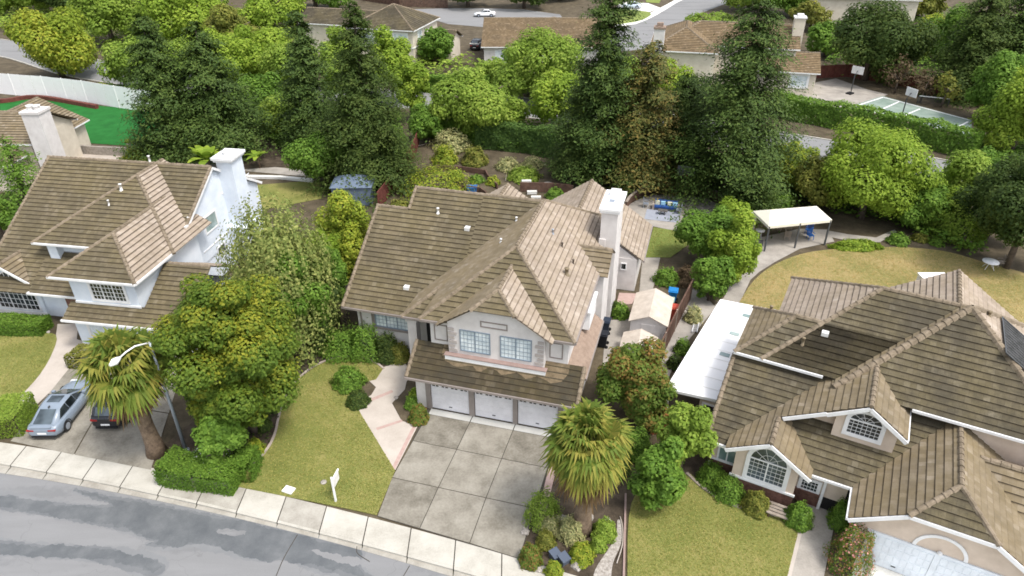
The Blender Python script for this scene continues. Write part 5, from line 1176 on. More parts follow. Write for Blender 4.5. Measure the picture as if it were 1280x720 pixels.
# ================================================================== vehicles
def loft(mb,secs,mi=0,close=True,sm=True):
    n=len(secs[0])
    for a,b in zip(secs,secs[1:]):
        for k in range(n-1): mb.face([a[k],b[k],b[k+1],a[k+1]],None,mi,sm)
    if close: mb.face(secs[0],None,mi); mb.face(secs[-1][::-1],None,mi)
def car(name,label,cat,loc,rz,paintm,kind='sedan',L=4.7,Wd=1.83,Hh=1.43,group=None,lamps=True):
    t=thing(name,label,cat,loc,rz,group); w=Wd/2; x0,x1=-L/2,L/2
    suv=kind=='suv'
    # lower body stations: x, half width, bottom, belt
    zb=.95 if not suv else 1.1
    st=[(x0,.72*w,.42,zb*.82),(x0+.08,.88*w,.32,zb*.95),(x0+.35,.97*w,.24,zb*1.01),(x0+1.1,w,.2,zb),(0,w,.2,zb*.98),(x1-1.5,w,.2,zb*.95),(x1-.7,.97*w,.22,zb*.84),(x1-.22,.86*w,.28,zb*.74),(x1,.66*w,.36,zb*.6)]
    secs=[]
    for x,hw,z0,z1 in st:
        h=[(hw*.8,z0),(hw*.98,z0+.1),(hw,z0+(z1-z0)*.45),(hw*.97,z1-.1),(hw*.86,z1-.015),(hw*.45,z1+.03),(0,z1+.04)]
        pts=[(x,y,z) for y,z in h]+[(x,-y,z) for y,z in h[::-1][1:]]
        secs.append([Vector(p) for p in pts])
    m=MB(); loft(m,secs)
    # greenhouse
    if kind=='lift': gs=[(x0+.28,zb+.05,.66),(x0+1.25,Hh-.07,.6),(x0+1.75,Hh,.62),(x0+2.5,Hh-.01,.62),(x1-1.35,zb+.0,.72)]
    elif suv: gs=[(x0+.12,zb+.02,.74),(x0+.5,Hh-.08,.68),(x0+.9,Hh,.68),(x0+2.6,Hh-.02,.68),(x1-1.3,zb,.76)]
    else: gs=[(x0+.65,zb+.02,.7),(x0+1.35,Hh-.05,.62),(x0+1.75,Hh,.62),(x0+2.55,Hh-.02,.62),(x1-1.45,zb,.72)]
    rs=[]
    for x,z,hw in gs:
        y=hw*w/ .92; yb=w*.86; f=(z-zb)/(Hh-zb)
        top=y if f>.2 else yb*.86
        rs.append([Vector((x,yb if f>.2 else yb*.9,zb-.03)),Vector((x,top,z-.03)),Vector((x,top*.8,z)),Vector((x,0,z+.003)),Vector((x,-top*.8,z)),Vector((x,-top,z-.03)),Vector((x,-(yb if f>.2 else yb*.9),zb-.03))])
    loft(m,rs)
    # rear lip and mirrors
    for s in (-1,1): m.box((x1-1.75,s*w*.98-.1,zb+.0),(x1-1.6,s*w*.98+.1,zb+.13))
    if kind=='lift': m.box((x0+.02,-w*.62,zb*.97),(x0+.16,w*.62,zb*1.04))
    body=m.build('body',paintm,t)
    wn=MB()
    def pane(a,b,c,d,off=.012):
        a,b,c,d=map(Vector,(a,b,c,d)); n=(b-a).cross(d-a).normalized(); ctr=(a+b+c+d)/4
        if n.dot(ctr-Vector((0,0,.6)))<0: n=-n
        q=[p+(ctr-p)*.06+n*(off+.006) for p in (a,b,c,d)]; wn.face(q)
    pane(rs[0][2],rs[0][4],rs[1][4],rs[1][2]); wn.build('rear_window',M['glass'],t); wn=MB(); pane(rs[-1][2],rs[-1][4],rs[-2][4],rs[-2][2]); wn.build('windscreen',M['glass'],t)
    for s in (0,1):
        wn=MB()
        i1,i0=(1,0) if s==0 else (5,6)
        b=[Vector(r[i0])+Vector((0,0,.07)) for r in rs]; tp=[Vector(r[i1]) for r in rs]
        mid=(gs[2][0]+gs[3][0])/2
        xb=lambda t_:b[1].lerp(b[3],t_)
        pane(b[1].lerp(b[0],.55),b[2],tp[2],tp[1],.02); pane(b[2],b[3],tp[3],tp[2],.02); pane(b[3],b[4].lerp(b[3],.25),tp[3].lerp(tp[4],.55),tp[3],.02)
        wn.build('side_window',M['glass_dark'],t)
    if kind=='lift':
        sr=MB(); sr.box((x0+1.75,-.38,Hh+.012),(x0+2.35,.38,Hh+.03)); sr.build('sunroof',M['glass'],t)
    an=MB(); an.box((x0+1.25,-.03,Hh-.06),(x0+1.4,.03,Hh+.06)); an.build('aerial',M['grey_dark'],t)
    wm=MB(); wm.lathe([(0,-.11),(.31,-.11),(.34,-.08),(.34,.08),(.31,.11),(0,.11)],18); 
    w0=wm.build('wheel',M['black'],t); rm=MB(); rm.lathe([(.2,-.115),(.0,-.125)],12); rm.lathe([(.22,.113),(.19,.125),(.0,.118)],12); r0=rm.build('rim',M['steel'],w0)
    first=True
    for x in (x0+.92,x1-.95):
        for s in (-1,1):
            o=w0 if first else copy_tree(w0,t); first=False; o.location=(x,s*(w-.1),.34); o.rotation_euler=(rad(90),0,0)
    for x in (x0+.92,x1-.95):
        for s in (-1,1):
            am=MB()
            for i in range(10):
                a,b=math.pi*i/10-.1,math.pi*(i+1)/10-.1
                P=[(x+r*math.cos(q),s*(w+.004),.34+r*math.sin(q)) for r,q in ((.36,a),(.36,b),(.43,b),(.43,a))]; am.face(P)
            am.build('wheel_arch',M['black'],t)
    if lamps:
        for s in (-1,1):
            q=MB(); y0=s*w*.5; q.box((x0-.01,min(s*w*.42,s*w*.86),zb*.76),(x0+.16,max(s*w*.42,s*w*.86),zb*.86)); q.build('tail_light',paint('tail lamp red',(.3,.02,.02,1),.25),t)
            q=MB(); q.box((x1-.22,min(s*w*.45,s*w*.84),zb*.6),(x1-.03,max(s*w*.45,s*w*.84),zb*.7)); q.build('headlight',M['glass_pale'],t)
        q=MB(); q.box((x0-.015,-.26,.5),(x0+.05,.26,.62)); q.build('number_plate',M['white'],t)
        q=MB(); q.box((x0+.0,-w*.7,.25),(x0+.1,w*.7,.36)); q.build('bumper_trim',M['black'],t)
    return t
def heading(a,b): d=b-a; return math.atan2(d.y,d.x)
pa=G(60,549); pb=G(118,476)
grey=mottled('grey blue car paint',(.2,.245,.3,1),(.23,.275,.335,1),.5,.3,4,.0,.6); dk=mottled('black car paint',(.012,.013,.018,1),(.02,.021,.026,1),.5,.25,4,.0,.6); wh=mottled('white car paint',(.72,.73,.74,1),(.78,.79,.8,1),.5,.3,4,0,.6); pb_=mottled('pale blue car paint',(.5,.58,.68,1),(.56,.63,.72,1),.5,.3,4,0,.6)
hd=heading(G(82,549),G(142,470)); dv=Vector((math.cos(hd),math.sin(hd),0))
car('parked_car','grey blue liftback car parked on the left driveway','car',G(59,551)+dv*2.45+Vector((-.1,.0,.02)),hd,grey,'lift',4.95,1.94,1.46)
car('parked_car','black car parked under the fan palm on the left driveway','car',G(128,543)+dv*2.5+Vector((0.25,.0,.02)),hd,dk,'suv',4.6,1.85,1.6)
car('parked_car','white car parked at the far kerb beside the brown roofed house','car',G(606,20.5),rad(183),wh,'sedan',4.7)
car('parked_car','pale blue car parked on the drive beside the far green lawn','car',G(789,10),rad(167),pb_,'sedan',4.6)
car('parked_car','white car mostly hidden behind the rounded light tree on the back street','car',G(614,140),rad(165),wh,'sedan',4.6)
car('parked_car','white vehicle seen through a gap in the trees near the top right','car',G(1146,66),rad(60),wh,'suv',4.6,1.85,1.7)
# pickup with a covered bed, seen from behind
pk=car('pickup_truck','dark pickup with a pale bed cover beside the brown roofed house','truck',G(597,62)+Vector((0,1.5,0)),rad(78),dk,'suv',5.2,1.9,1.7)
q=MB(); q.box((-2.5,-.85,1.15),(-.7,.85,1.28)); q.build('bed_cover',M['offwhite'],pk)
# ================================================================== street furniture and small things
lb=G(233,564); lamp=thing('street_lamp','slender grey street lamp leaning over the fan palm','street lamp',(lb.x,lb.y,0))
lh_=height_at(lb,428); lt_=Vector((.0,.0,lh_)); hp=G(148,446,lh_+.2)-lb
m=MB(); m.tube([(0,0,-.05),(0,0,lh_)],[.11,.07],10); m.build('pole',M['steel'],lamp)
hv=Vector((hp.x,hp.y,0)); hv=hv.normalized()*min(hv.length,2.6)
m=MB(); m.tube([(0,0,lh_-.02),hv*.45+Vector((0,0,lh_+.25)),hv*.75+Vector((0,0,lh_+.22)),hv+Vector((0,0,lh_+.1))],[.05,.045,.04,.04],8); m.build('arm',M['white'],lamp)
m=MB(); a=hv*.95+Vector((0,0,lh_+.12)); b=hv*1.32+Vector((0,0,lh_-.0)); c=a.lerp(b,.55); m.tube([a,a.lerp(b,.3),c,b],[.06,.15,.2,.07],10); m.build('lamp_head',M['white'],lamp)
m=MB(); m.lathe([(.2,-.02),(.2,.12),(.14,.16),(0,.16)],10); m.build('base_plate',M['steel'],lamp)
sb_=G(420,627); sg=thing('yard_sign','white yard sign post with hanging panel on the front lawn','sign',(sb_.x,sb_.y,0),rad(80))
m=MB(); m.box((-.045,-.045,-.05),(.045,.045,1.8)); m.build('post',M['white'],sg); m=MB(); m.box((.045,-.04,1.5),(.85,.04,1.59)); m.build('arm',M['white'],sg); m=MB(); m.box((.12,-.015,.95),(.78,.015,1.45)); m.build('sign_panel',M['offwhite'],sg)
m=MB(); m.lathe([(0,.0),(.17,.0),(.17,.04),(.13,.06),(0,.08)],16); o=m.build('drain_cover',M['concrete_dim']); o.location=G(404.5,603,.03); tag(o,'round pale concrete cover set in the front lawn','cover')
m=MB(); m.box((-.3,-.22,0),(.3,.22,.08)); m.box((-.24,-.16,.08),(.24,.16,.1)); o=m.build('meter_lid',M['white']); o.location=G(361,613,.03); o.rotation_euler=(0,0,CY-.1); tag(o,'white rectangular meter lid at the edge of the front lawn','cover')
for x,y,l in ((693,697,'black utility box standing left of its twin in the pebble bed'),(704,702,'black utility box standing right of its twin in the pebble bed')):
    m=MB(); m.box((-.2,-.22,0),(.2,.22,.36)); m.box((-.24,-.26,.36),(.24,.26,.44)); o=m.build('utility_box',paint('slate plastic lid',(.09,.11,.15,1),.4)); o.location=G(x,y); o.rotation_euler=(.15,0,.6); tag(o,l,'box')
def rock(x,y,r,label):
    bm=bmesh.new(); bmesh.ops.create_icosphere(bm,subdivisions=2,radius=r); rg=random.Random(int(x*7+y))
    for v in bm.verts: v.co*=rg.uniform(.8,1.15); v.co.z=max(-.05,v.co.z*.65)
    me=bpy.data.meshes.new('rock'); bm.to_mesh(me); bm.free(); me.materials.append(M['pebble']); o=link('rock',me); o.location=G(x,y); tag(o,label,'rock')
for x,y,r,l in ((722,706,.36,'grey boulder below the yellow ball shrub'),(705,654,.5,'long flat boulder under the fan palm skirt'),(656,665,.25,'pinkish stone beside the driveway brick border'),(735,646,.3,'stone at the right of the palm trunk'),(758,652,.28,'rounded stone by the pebble strip top'),(673,712,.22,'small pale stone at the sidewalk corner of the pebble bed'),(495,497,.16,'pale stepping stone beside the front walk'),(685,231,.5,'dark boulder above the back yard steps'),(60,415,.16,'small white stone under the white house window'),(1190,302,.25,'pale stone in the gravelly bed of the back garden')): rock(x,y,r,l)
wm_=G(777,645); m=MB(); m.tube(smoothline([G(775,646,.02)+Vector((0,0,.03)),G(778,658,.05),G(778,680,.05),G(771,704,.05)],5),.03,6); tag(m.build('garden_hose',M['concrete_pink']),'pale hose curving along the pebble strip','hose')
# timber steps beside the beige house
tb=G(972,643); st_=thing('timber_bench','low grey slatted timber bench in the bed of the beige house','bench',(tb.x,tb.y,0),RY)
for i in range(4):
    m=MB(); m.box((-.55,-.45+i*.23,.3),(.55,-.28+i*.23,.36)); m.build('slat',M['wood_grey'],st_)
for x in (-.45,.38):
    m=MB(); m.box((x,-.42,0),(x+.08,.4,.3)); m.build('leg',M['wood'],st_)
b=G(1040,622); bn=thing('waste_bin','slim dark bin with pale lid in the porch of the beige house','bin',(b.x,b.y,0)); m=MB(); m.lathe([(0,0),(.2,0),(.24,.75),(.24,.8)],14); m.build('body',M['grey_dark'],bn); m=MB(); m.lathe([(.25,.8),(.25,.9),(0,.97)],14); m.build('lid',M['steel'],bn)
# ---- sheds in the side yard
def shed(x,y,wd,dp,hw,hr,rz,label,mat,rm):
    p=G(x,y); t=thing('garden_shed',label,'shed',(p.x,p.y,0),rz)
    m=MB(); m.box((0,0,0),(wd,dp,hw)); m.fprism([(0,hw-.01),(wd,hw-.01),(wd/2,hr)],.0,dp); m.build('wall',mat,t)
    r=MB(); e=.15
    for s in (0,1):
        A=Vector((-e if s==0 else wd+e,-e,hw-.08));Bq=Vector((wd/2,-e,hr+.04)); D=Vector((0,dp+2*e,0)); n=Vector((0,0,.05))
        r.face([A+n,A+D+n,Bq+D+n,Bq+n]); r.face([A,A+D,Bq+D,Bq]); r.face([A,Bq,Bq+n,A+n]); r.face([A+D,Bq+D,Bq+D+n,A+D+n]); r.face([A,A+D,A+D+n,A+n])
    r.build('roof',rm,t); d=MB(); d.box((wd*.3,-.03,.05),(wd*.7,-.001,hw*.88)); dd=d.build('door',mat,t); k=MB(); k.box((wd*.62,-.06,hw*.45),(wd*.66,-.031,hw*.5)); k.build('handle',M['grey_dark'],dd)
    return t
shed(786,425,2.45,3.6,1.75,2.25,CY-.02,'grey garden shed with pale tan gable roof by the brown fence',M['stucco'],mottled('shed roof tan',(.42,.36,.3,1),(.55,.49,.42,1),2,.9,20,.01))
shed(776,448,2.1,1.5,1.1,1.5,CY-.02,'small low shed in front of the larger grey garden shed',M['stucco'],mottled('shed roof tan',(.42,.36,.3,1),(.55,.49,.42,1),2,.9,20,.01))
def wheelie(x,y,col,label,rz):
    p=G(x,y); t=thing('wheelie_bin',label,'bin',(p.x,p.y,0),rz); mt=paint('bin plastic '+label[:12],col,.5)
    m=MB(); loft(m,[[Vector((sx*(w),sy*w*1.1,z)) for sx,sy in ((-1,-1),(1,-1),(1,1),(-1,1),(-1,-1))] for z,w in ((.05,.24),(1.0,.31))],0,True,False); m.build('body',mt,t)
    m=MB(); m.box((-.36,-.4,1.0),(.36,.4,1.07)); m.box((-.28,-.3,1.07),(.28,.3,1.12)); m.build('lid',mt,t)
    for s in (-1,1):
        w=MB(); w.lathe([(0,-.03),(.13,-.03),(.13,.03),(0,.03)],12); o=w.build('wheel',M['black'],t); o.location=(.3,s*.28,.13); o.rotation_euler=(rad(90),0,0)
wheelie(840,377,(.02,.2,.5,1),'blue wheelie bin behind the garden shed',CY); wheelie(835,389,(.35,.45,.36,1),'pale green wheelie bin behind the garden shed',CY); wheelie(841,398,(.5,.08,.05,1),'red bin at the back corner of the garden shed',CY)
wheelie(753,432,(.012,.014,.02,1),'black wheelie bin standing by the side wall of the garage',CY); wheelie(756,415,(.02,.03,.05,1),'dark blue lidded bin further back by the side wall of the garage',CY)
# ---- fences
def fence(px,h,mat,name,label,cat='fence',every=2.4,cap=None,board=.14,world=False,top=True):
    L=[Vector(p) for p in px] if world else GP(*px); o=L[0].copy(); t=thing(name,label,cat,(o.x,o.y,0)); L=[p-o for p in L]
    for a,b in zip(L,L[1:]):
        n=max(1,int((b-a).length/every)); 
        for i in range(n):
            p,q=a.lerp(b,i/n),a.lerp(b,(i+1)/n); d=(q-p).normalized(); m=MB(); k=max(1,int((q-p).length/board)); rg=random.Random(i)
            nn=Vector((-d.y,d.x,0))
            for j in range(k):
                u,v=p.lerp(q,j/k+.004),p.lerp(q,(j+1)/k-.004); off=nn*rg.uniform(-.008,.008); hh=h+rg.uniform(-.015,.015)
                m.bar(u+off+Vector((0,0,hh/2)),v+off+Vector((0,0,hh/2)),.025,hh)
            if top: m.bar(p+Vector((0,0,h+.03)),q+Vector((0,0,h+.03)),.1,.05)
            m.build('panel',mat,t); m=MB(); m.box((p.x-.05,p.y-.05,-.05),(p.x+.05,p.y+.05,h+.06)); m.build('post',cap or mat,t)
    return t
FW=lambda u,v:cl(u,v,0)
fence([FW(14.75,17.2),FW(13.9,12.5),FW(12.85,6.4)],1.8,M['wood'],'timber_fence','brown timber fence running between the sheds and white patio cover',world=True,cap=M['wood_grey'])
fence([(474,262),(497,232),(517,200),(524,180)],1.8,M['wood_red'],'timber_fence','dark red brown fence between tarp shed and bare back yard')
pr=lambda u,v:Vector((RO.x+u*math.cos(RY)-v*math.sin(RY),RO.y+u*math.sin(RY)+v*math.cos(RY),0))
fence([pr(-8.3,-.3),pr(-4.75,-.1)],1.7,mottled('orange red stained fence',(.3,.085,.04,1),(.42,.13,.065,1),2,.85,20,.01),'timber_fence','orange red timber gate fence beside the left wall of the beige house',world=True)
fence([(1020,98),(1060,96),(1120,106),(1180,122),(1260,142)],1.9,M['wood_red'],'timber_fence','long red timber fence behind the sport court')
fence([(450,0),(500,8),(560,10)],1.9,M['wood'],'timber_fence','brown fence at the top edge behind the white car')
wf=fence([(-60,112),(-10,116),(20,119),(60,122),(110,128),(150,135),(196,142)],3.1,paint('white wall panel',(.88,.87,.86,1),.7,.04),'panel_fence','long white panel fence curving behind the green turf yard','fence',every=3.4,board=1.7,top=False)
tag(ribbon_wall('garden_wall',smoothline(GP((-20,130),(10,128),(35,124),(60,125),(95,131),(122,136)),4),.5,0,.55,M['wood_red']),'low curved red border along the green turf yard','low wall')
tag(ribbon_wall('retaining_wall',GP((84,190),(120,193),(190,196)),.3,0,1.0,mottled('block wall',(.22,.19,.16,1),(.36,.33,.29,1),4,.9,18,.01)),'grey block retaining wall in front of the green turf yard','low wall')
tag(ribbon_wall('retaining_wall',GP((300,222),(350,223),(392,227)),.5,0,.25,M['concrete']),'pale concrete edging across the bare dirt yard','low wall')
# retaining walls of the terraces and the curved one of the patio
tw=thing('terrace_wall','stepped timber retaining wall holding the back yard beds','low wall',G(560,220))
o=G(560,220)
for i,pl in enumerate((((535,216),(548,212),(578,214),(607,218)),((607,218),(610,224),(622,236)),((558,240),(580,238),(600,240),(608,246)))):
    ribbon_wall('wall_board',[p-o for p in GP(*pl)],.12,0,.55,M['wood'],tw)
tw=thing('terrace_wall','timber retaining wall beside the back yard steps','low wall',G(690,240)); o=G(690,240)
ribbon_wall('wall_board',[p-o for p in GP((650,239),(690,240),(716,243))],.15,0,1.0,M['wood'],tw)
cw=smoothline(GP((782,262),(790,252),(812,240),(845,238),(874,241),(893,248),(901,256)),5)
tw=thing('terrace_wall','curved timber retaining wall behind the blue sofa patio','low wall',cw[0]); ribbon_wall('wall_board',[p-cw[0] for p in cw],.16,0,.8,M['wood'],tw); ribbon_wall('cap',[p-cw[0] for p in cw],.26,.8,.86,M['wood_grey'],tw)
for i,(x,y) in enumerate(((658,232),(661,237),(665,242),(670,247))):
    m=MB(); m.box((-.5,-.2,0),(.5,.2,.6-.15*i)); o=m.build('garden_step',M['concrete']); o.location=G(x,y); o.rotation_euler=(0,0,CY+.3); tag(o,('topmost','second','third','lowest')[i]+' pale stone step down the back yard slope','step',group='back yard steps')
for p,q,l in (((520,183),(548,176),'thin grey pipe lying at the fence corner of the back yard'),((632,226),(633,215),'short pale stake lying beside the leafy back yard bed'),((672,213),(683,204),'pale stick right of the leafy back yard bed')):
    m=MB(); m.tube([G(*p,.06),G(*q,.06)],.05,6); tag(m.build('garden_pole',M['wood_grey']),l,'pole')
# ---- patio furniture of the grey house
def at(px,py): return G(px,py)
p=at(828,270); m=MB(); m.box((-1.6,-1.15,0),(1.6,1.15,.015)); o=m.build('outdoor_rug',paint('grey blue rug',(.3,.32,.37,1),.95)); o.location=p+Vector((0,0,.02)); o.rotation_euler=(0,0,CY); tag(o,'grey rug on the back patio','rug')
sf=thing('patio_sofa','blue patio sofa with pale cushions against the curved wall','sofa',at(832,262),CY)
blue=paint('blue cushion fabric',(.02,.07,.24,1),.9); pale=paint('cream cushion fabric',(.72,.72,.55,1),.9); sky_=paint('light blue cushion fabric',(.35,.6,.75,1),.9)
m=MB(); m.box((-1.2,-.4,.0),(1.2,.4,.28)); m.build('base',M['grey_dark'],sf)
for i in range(3):
    m=MB(); m.box((-1.1+i*.74,-.42,.28),(-.4+i*.74,.22,.45)); m.build('seat_cushion',blue,sf); m=MB(); m.box((-1.1+i*.74,.2,.4),(-.4+i*.74,.42,.85)); m.build('back_cushion',blue,sf)
for x,mt in ((-.85,pale),(-.3,sky_),(.35,pale),(.85,sky_)):
    m=MB(); m.box((x-.22,-.05,.46),(x+.22,.14,.82)); m.build('pillow',mt,sf)
for s in (-1,1):
    m=MB(); m.box((s*1.2-.1,-.42,0),(s*1.2+.1,.42,.6)); m.build('arm',M['wood_grey'],sf)
def patio_table(px,py,r,h,mat,label,round_=True,name='patio_table'):
    t=thing(name,label,'table',at(px,py),CY); m=MB()
    if round_: m.lathe([(0,h-.05),(r,h-.05),(r,h),(0,h+.005)],20)
    else: m.box((-r,-r*.6,h-.06),(r,r*.6,h))
    m.build('table_top',mat,t)
    for i in range(4):
        a=math.pi/4+i*math.pi/2; q=MB(); q.tube([(math.cos(a)*r*.3,math.sin(a)*r*.3,h-.05),(math.cos(a)*r*.45,math.sin(a)*r*.45,h*.5),(math.cos(a)*r*.8,math.sin(a)*r*.75,0)],.025,6); q.build('leg',mat,t)
    return t
def patio_chair(px,py,rz,mat,label,group=None):
    t=thing('patio_chair',label,'chair',at(px,py),rz,group); m=MB(); m.box((-.25,-.25,.4),(.25,.25,.45)); m.build('seat',mat,t)
    m=MB()
    for i in range(5): m.box((-.25+i*.11,.23,.45),(-.19+i*.11,.27,.95))
    m.box((-.27,.22,.9),(.27,.28,.98)); m.build('backrest',mat,t)
    for x in (-.23,.19):
        for y in (-.23,.19):
            q=MB(); q.box((x,y,0),(x+.04,y+.04,.4)); q.build('leg',mat,t)
    for x in (-.28,.24): q=MB(); q.box((x,-.22,.62),(x+.05,.24,.66)); q.build('armrest',mat,t)
    return t
patio_table(828,268,.45,.45,paint('dark coffee table',(.12,.11,.1,1),.6),'dark low coffee table on the grey rug',False,'coffee_table')
patio_chair(807,259,CY+rad(95),M['steel'],'pale metal chair left of the grey rug'); patio_chair(848,267,CY-rad(95),M['steel'],'pale metal chair right of the grey rug')
patio_table(1235,336,.62,.72,M['white'],'round white metal table alone on the dry back lawn'); patio_chair(1249,333,RY-rad(70),M['wood_grey'],'grey chair beside the round white lawn table')
# ---- gazebo
gz_=[(955,311),(1034,306),(1003,283),(953,289)]
gp=[G(944+18,312),G(1031,307),G(1020,281),G(955,287)]
corn=[G(961,283,2.45),G(1040,275,2.45),G(1018,258,2.45),G(941,264,2.45)]
ctr=sum(corn,Vector())/4; gt=thing('gazebo','cream canopy gazebo on dark posts over the garden paving','gazebo',(ctr.x,ctr.y,0)); cr=[p-Vector((ctr.x,ctr.y,0)) for p in corn]
rdg=[cr[0].lerp(cr[3],.5)*.97,cr[1].lerp(cr[2],.5)*.97]; rdg=[Vector((r.x,r.y,3.15)) for r in rdg]; rdg=[rdg[0].lerp(rdg[1],.12),rdg[0].lerp(rdg[1],.88)]
m=MB(); n1=Vector((0,0,.03))
for P in ([cr[0],cr[1],rdg[1],rdg[0]],[cr[2],cr[3],rdg[0],rdg[1]],[cr[1],cr[2],rdg[1]],[cr[3],cr[0],rdg[0]]): m.face([p+n1 for p in P]); m.face([p-n1 for p in P])
for a,b in zip(cr,cr[1:]+cr[:1]): m.face([a+n1,b+n1,b-Vector((0,0,.22)),a-Vector((0,0,.22))])
m.build('canopy',paint('cream canopy cloth',(.8,.76,.64,1),.9,.06),gt)
for p in [c*.97 for c in cr]+[cr[0].lerp(cr[1],.5)*.97]:
    q=MB(); q.box((p.x-.06,p.y-.06,0),(p.x+.06,p.y+.06,2.42)); q.build('post',M['grey_dark'],gt)
m=MB(); p=cr[3]*.95; m.tube([Vector((p.x,p.y,2.3)),Vector((p.x+.1,p.y-.05,1.6)),Vector((p.x+.05,p.y,.4))],[.28,.16,.22],10); m.build('curtain',M['offwhite'],gt)
bl=paint('blue chair plastic',(.03,.13,.42,1),.5)
patio_chair(1012,299,CY+.4,bl,'blue chair under the gazebo, the one nearer the lawn'); patio_chair(1010,292,CY-.5,bl,'blue chair under the gazebo, the one further back')
patio_table(978,291,.7,.72,M['wood_grey'],'grey wooden table under the gazebo',False); patio_chair(983,300,CY+rad(180),M['wood_grey'],'wooden chair in front of the gazebo table'); patio_table(948,300,.4,1.0,M['white'],'small round white bistro table at the left of the gazebo'); patio_chair(948,314,CY,M['grey_dark'],'dark chair by the hedge clump at the gazebo path')
p=at(1208,302); m=MB(); m.box((-.5,-.3,0),(.5,.3,.7)); m.box((-.55,-.35,.7),(.55,.35,.78)); o=m.build('planter_box',M['wood_grey']); o.location=p; tag(o,'grey wooden planter box under the dark tree by the garden bed','planter')
# white vent box behind the right house, lying ladder, tarp shed
p=G(1163,366); wb=thing('storage_box','white lidded storage box behind the beige house ridge','box',(p.x,p.y,0),RY+.5)
m=MB(); m.box((-1.0,-.7,0),(1.0,.7,1.3)); m.build('body',M['white'],wb); m=MB(); m.box((-1.06,-.76,1.3),(1.06,.76,1.42)); m.build('lid',M['white'],wb)
a,b=G(872,398,.1),G(868,415,.1); m=MB()
for s in (-.18,.18):
    o2=Vector((s,0,0)); m.bar(a+o2,b+o2+Vector((0,0,.0)),.06,.08)
for i in range(7): c=a.lerp(b,(i+.5)/7); m.bar(c-Vector((.18,0,0)),c+Vector((.18,0,0)),.04,.04)
tag(m.build('ladder',M['white']),'white ladder lying in the strip beside the white patio cover','ladder')
p=G(444,250); ts=thing('tarp_shed','grey blue tarp shed beside the dark red brown fence','shed',(p.x,p.y,0),CY+.3); tarp=paint('blue grey tarp',(.13,.17,.23,1),.7)
m=MB(); m.box((-1.9,-1.4,0),(1.9,1.4,2.0)); m.build('wall',tarp,ts); m=MB()
ap=[Vector((-.5,0,2.75)),Vector((.5,0,2.75))]; c4=[Vector((-2.05,-1.55,1.95)),Vector((2.05,-1.55,1.95)),Vector((2.05,1.55,1.95)),Vector((-2.05,1.55,1.95))]
for P in ([c4[0],c4[1],ap[1],ap[0]],[c4[2],c4[3],ap[0],ap[1]],[c4[1],c4[2],ap[1]],[c4[3],c4[0],ap[0]]): m.face(P)
m.build('roof',tarp,ts)
p=G(590,238); m=MB(); m.box((-.5,-.4,0),(.5,.4,.4)); m.box((-.55,-.45,.4),(.55,.45,.46)); o=m.build('storage_tub',paint('blue tub',(.03,.12,.3,1),.6)); o.location=p; tag(o,'blue tub showing behind the grey house ridge','tub')
# basketball hoops
def hoop(px,py,rz,h,label,mat,folded=False):
    t=thing('basketball_hoop',label,'hoop',at(px,py),rz); m=MB(); m.tube([(0,0,0),(0,0,h-.6),(.5,0,h)],.07,8); m.build('pole',M['grey_dark'],t)
    m=MB(); m.box((.5,-.85,h-.45),(.56,.85,h+.6)); bd=m.build('backboard',mat,t); q=MB()
    for a in ((-.3,h-.1,.3,h-.05),(-.3,h+.3,.3,h+.35),(-.3,h-.05,-.25,h+.3),(.25,h-.05,.3,h+.3)): q.box((.561,a[0],a[1]),(.575,a[2],a[3]))
    q.build('target_square',M['grey_dark'],bd); q=MB()
    ring=[(.8+.23*math.cos(a),.23*math.sin(a),h-.3) for a in np.linspace(0,2*math.pi,17)]; q.tube(ring,.02,5); q.build('rim',paint('orange rim',(.5,.12,.03,1),.4),t)
    q=MB(); q.box((-.7,-.4,0),(.3,.4,.2)); q.build('base',M['black'],t); return t
hoop(1126,149,rad(-160)+math.pi,3.4,'basketball hoop with white backboard at the near edge of the sport court',M['white'])
hoop(1063,117,rad(40),3.2,'portable basketball hoop on the paved apron beside the tan house',M['offwhite'])
hoop(854,246,rad(-110),2.9,'dark basketball hoop under the giant conifer',M['grey_dark'])
# court net
a,b=G(1146,130,0),G(1184,134,0); cn=thing('court_net','white banded net across the sport court','net',(a.x,a.y,0)); 
for q_ in (Vector(),b-a): m=MB(); m.tube([q_,q_+Vector((0,0,1.2))],.05,6); m.build('post',M['grey_dark'],cn)
m=MB(); m.bar(Vector((0,0,1.15)),b-a+Vector((0,0,1.15)),.03,.12); m.build('band',M['white'],cn)
m=MB()
for i in range(40): m.bar((b-a)*(i/39)+Vector((0,0,.1)),(b-a)*(i/39)+Vector((0,0,1.1)),.012,.012,0,(1,0,0))
for j in range(6): m.bar(Vector((0,0,.1+j*.18)),b-a+Vector((0,0,.1+j*.18)),.012,.012)
m.build('mesh',M['grey_dark'],cn)
# potted plants on the turf edge
for x,y,l in ((162,183,'left potted plant on the edge of the green turf'),(171,184,'right potted plant on the edge of the green turf')):
    t=thing('potted_plant',l,'plant',G(x,y)); m=MB(); m.lathe([(0,0),(.2,0),(.3,.5),(.3,.55),(.24,.5),(0,.48)],12); m.build('pot',M['white'],t); rng=rngn(); u=unit(rng,160); u[:,2]=abs(u[:,2]); fast_quads('foliage',leafquads(rng,u*.35+np.array([0,0,.55]),u,np.full(160,.13)),LF['light'],rng.random(160),t)
p=G(193,186); t=thing('barbecue_grill','dark covered grill on the edge of the green turf','grill',p); m=MB(); m.box((-.5,-.3,.2),(.5,.3,.85)); m.build('cabinet',M['black'],t); m=MB(); m.tube([(-.55,0,.95),(.55,0,.95)],.33,10); m.build('lid',M['grey_dark'],t)
for x in (-.4,.4): m=MB(); m.box((x-.04,-.25,0),(x+.04,.25,.2)); m.build('leg',M['black'],t)
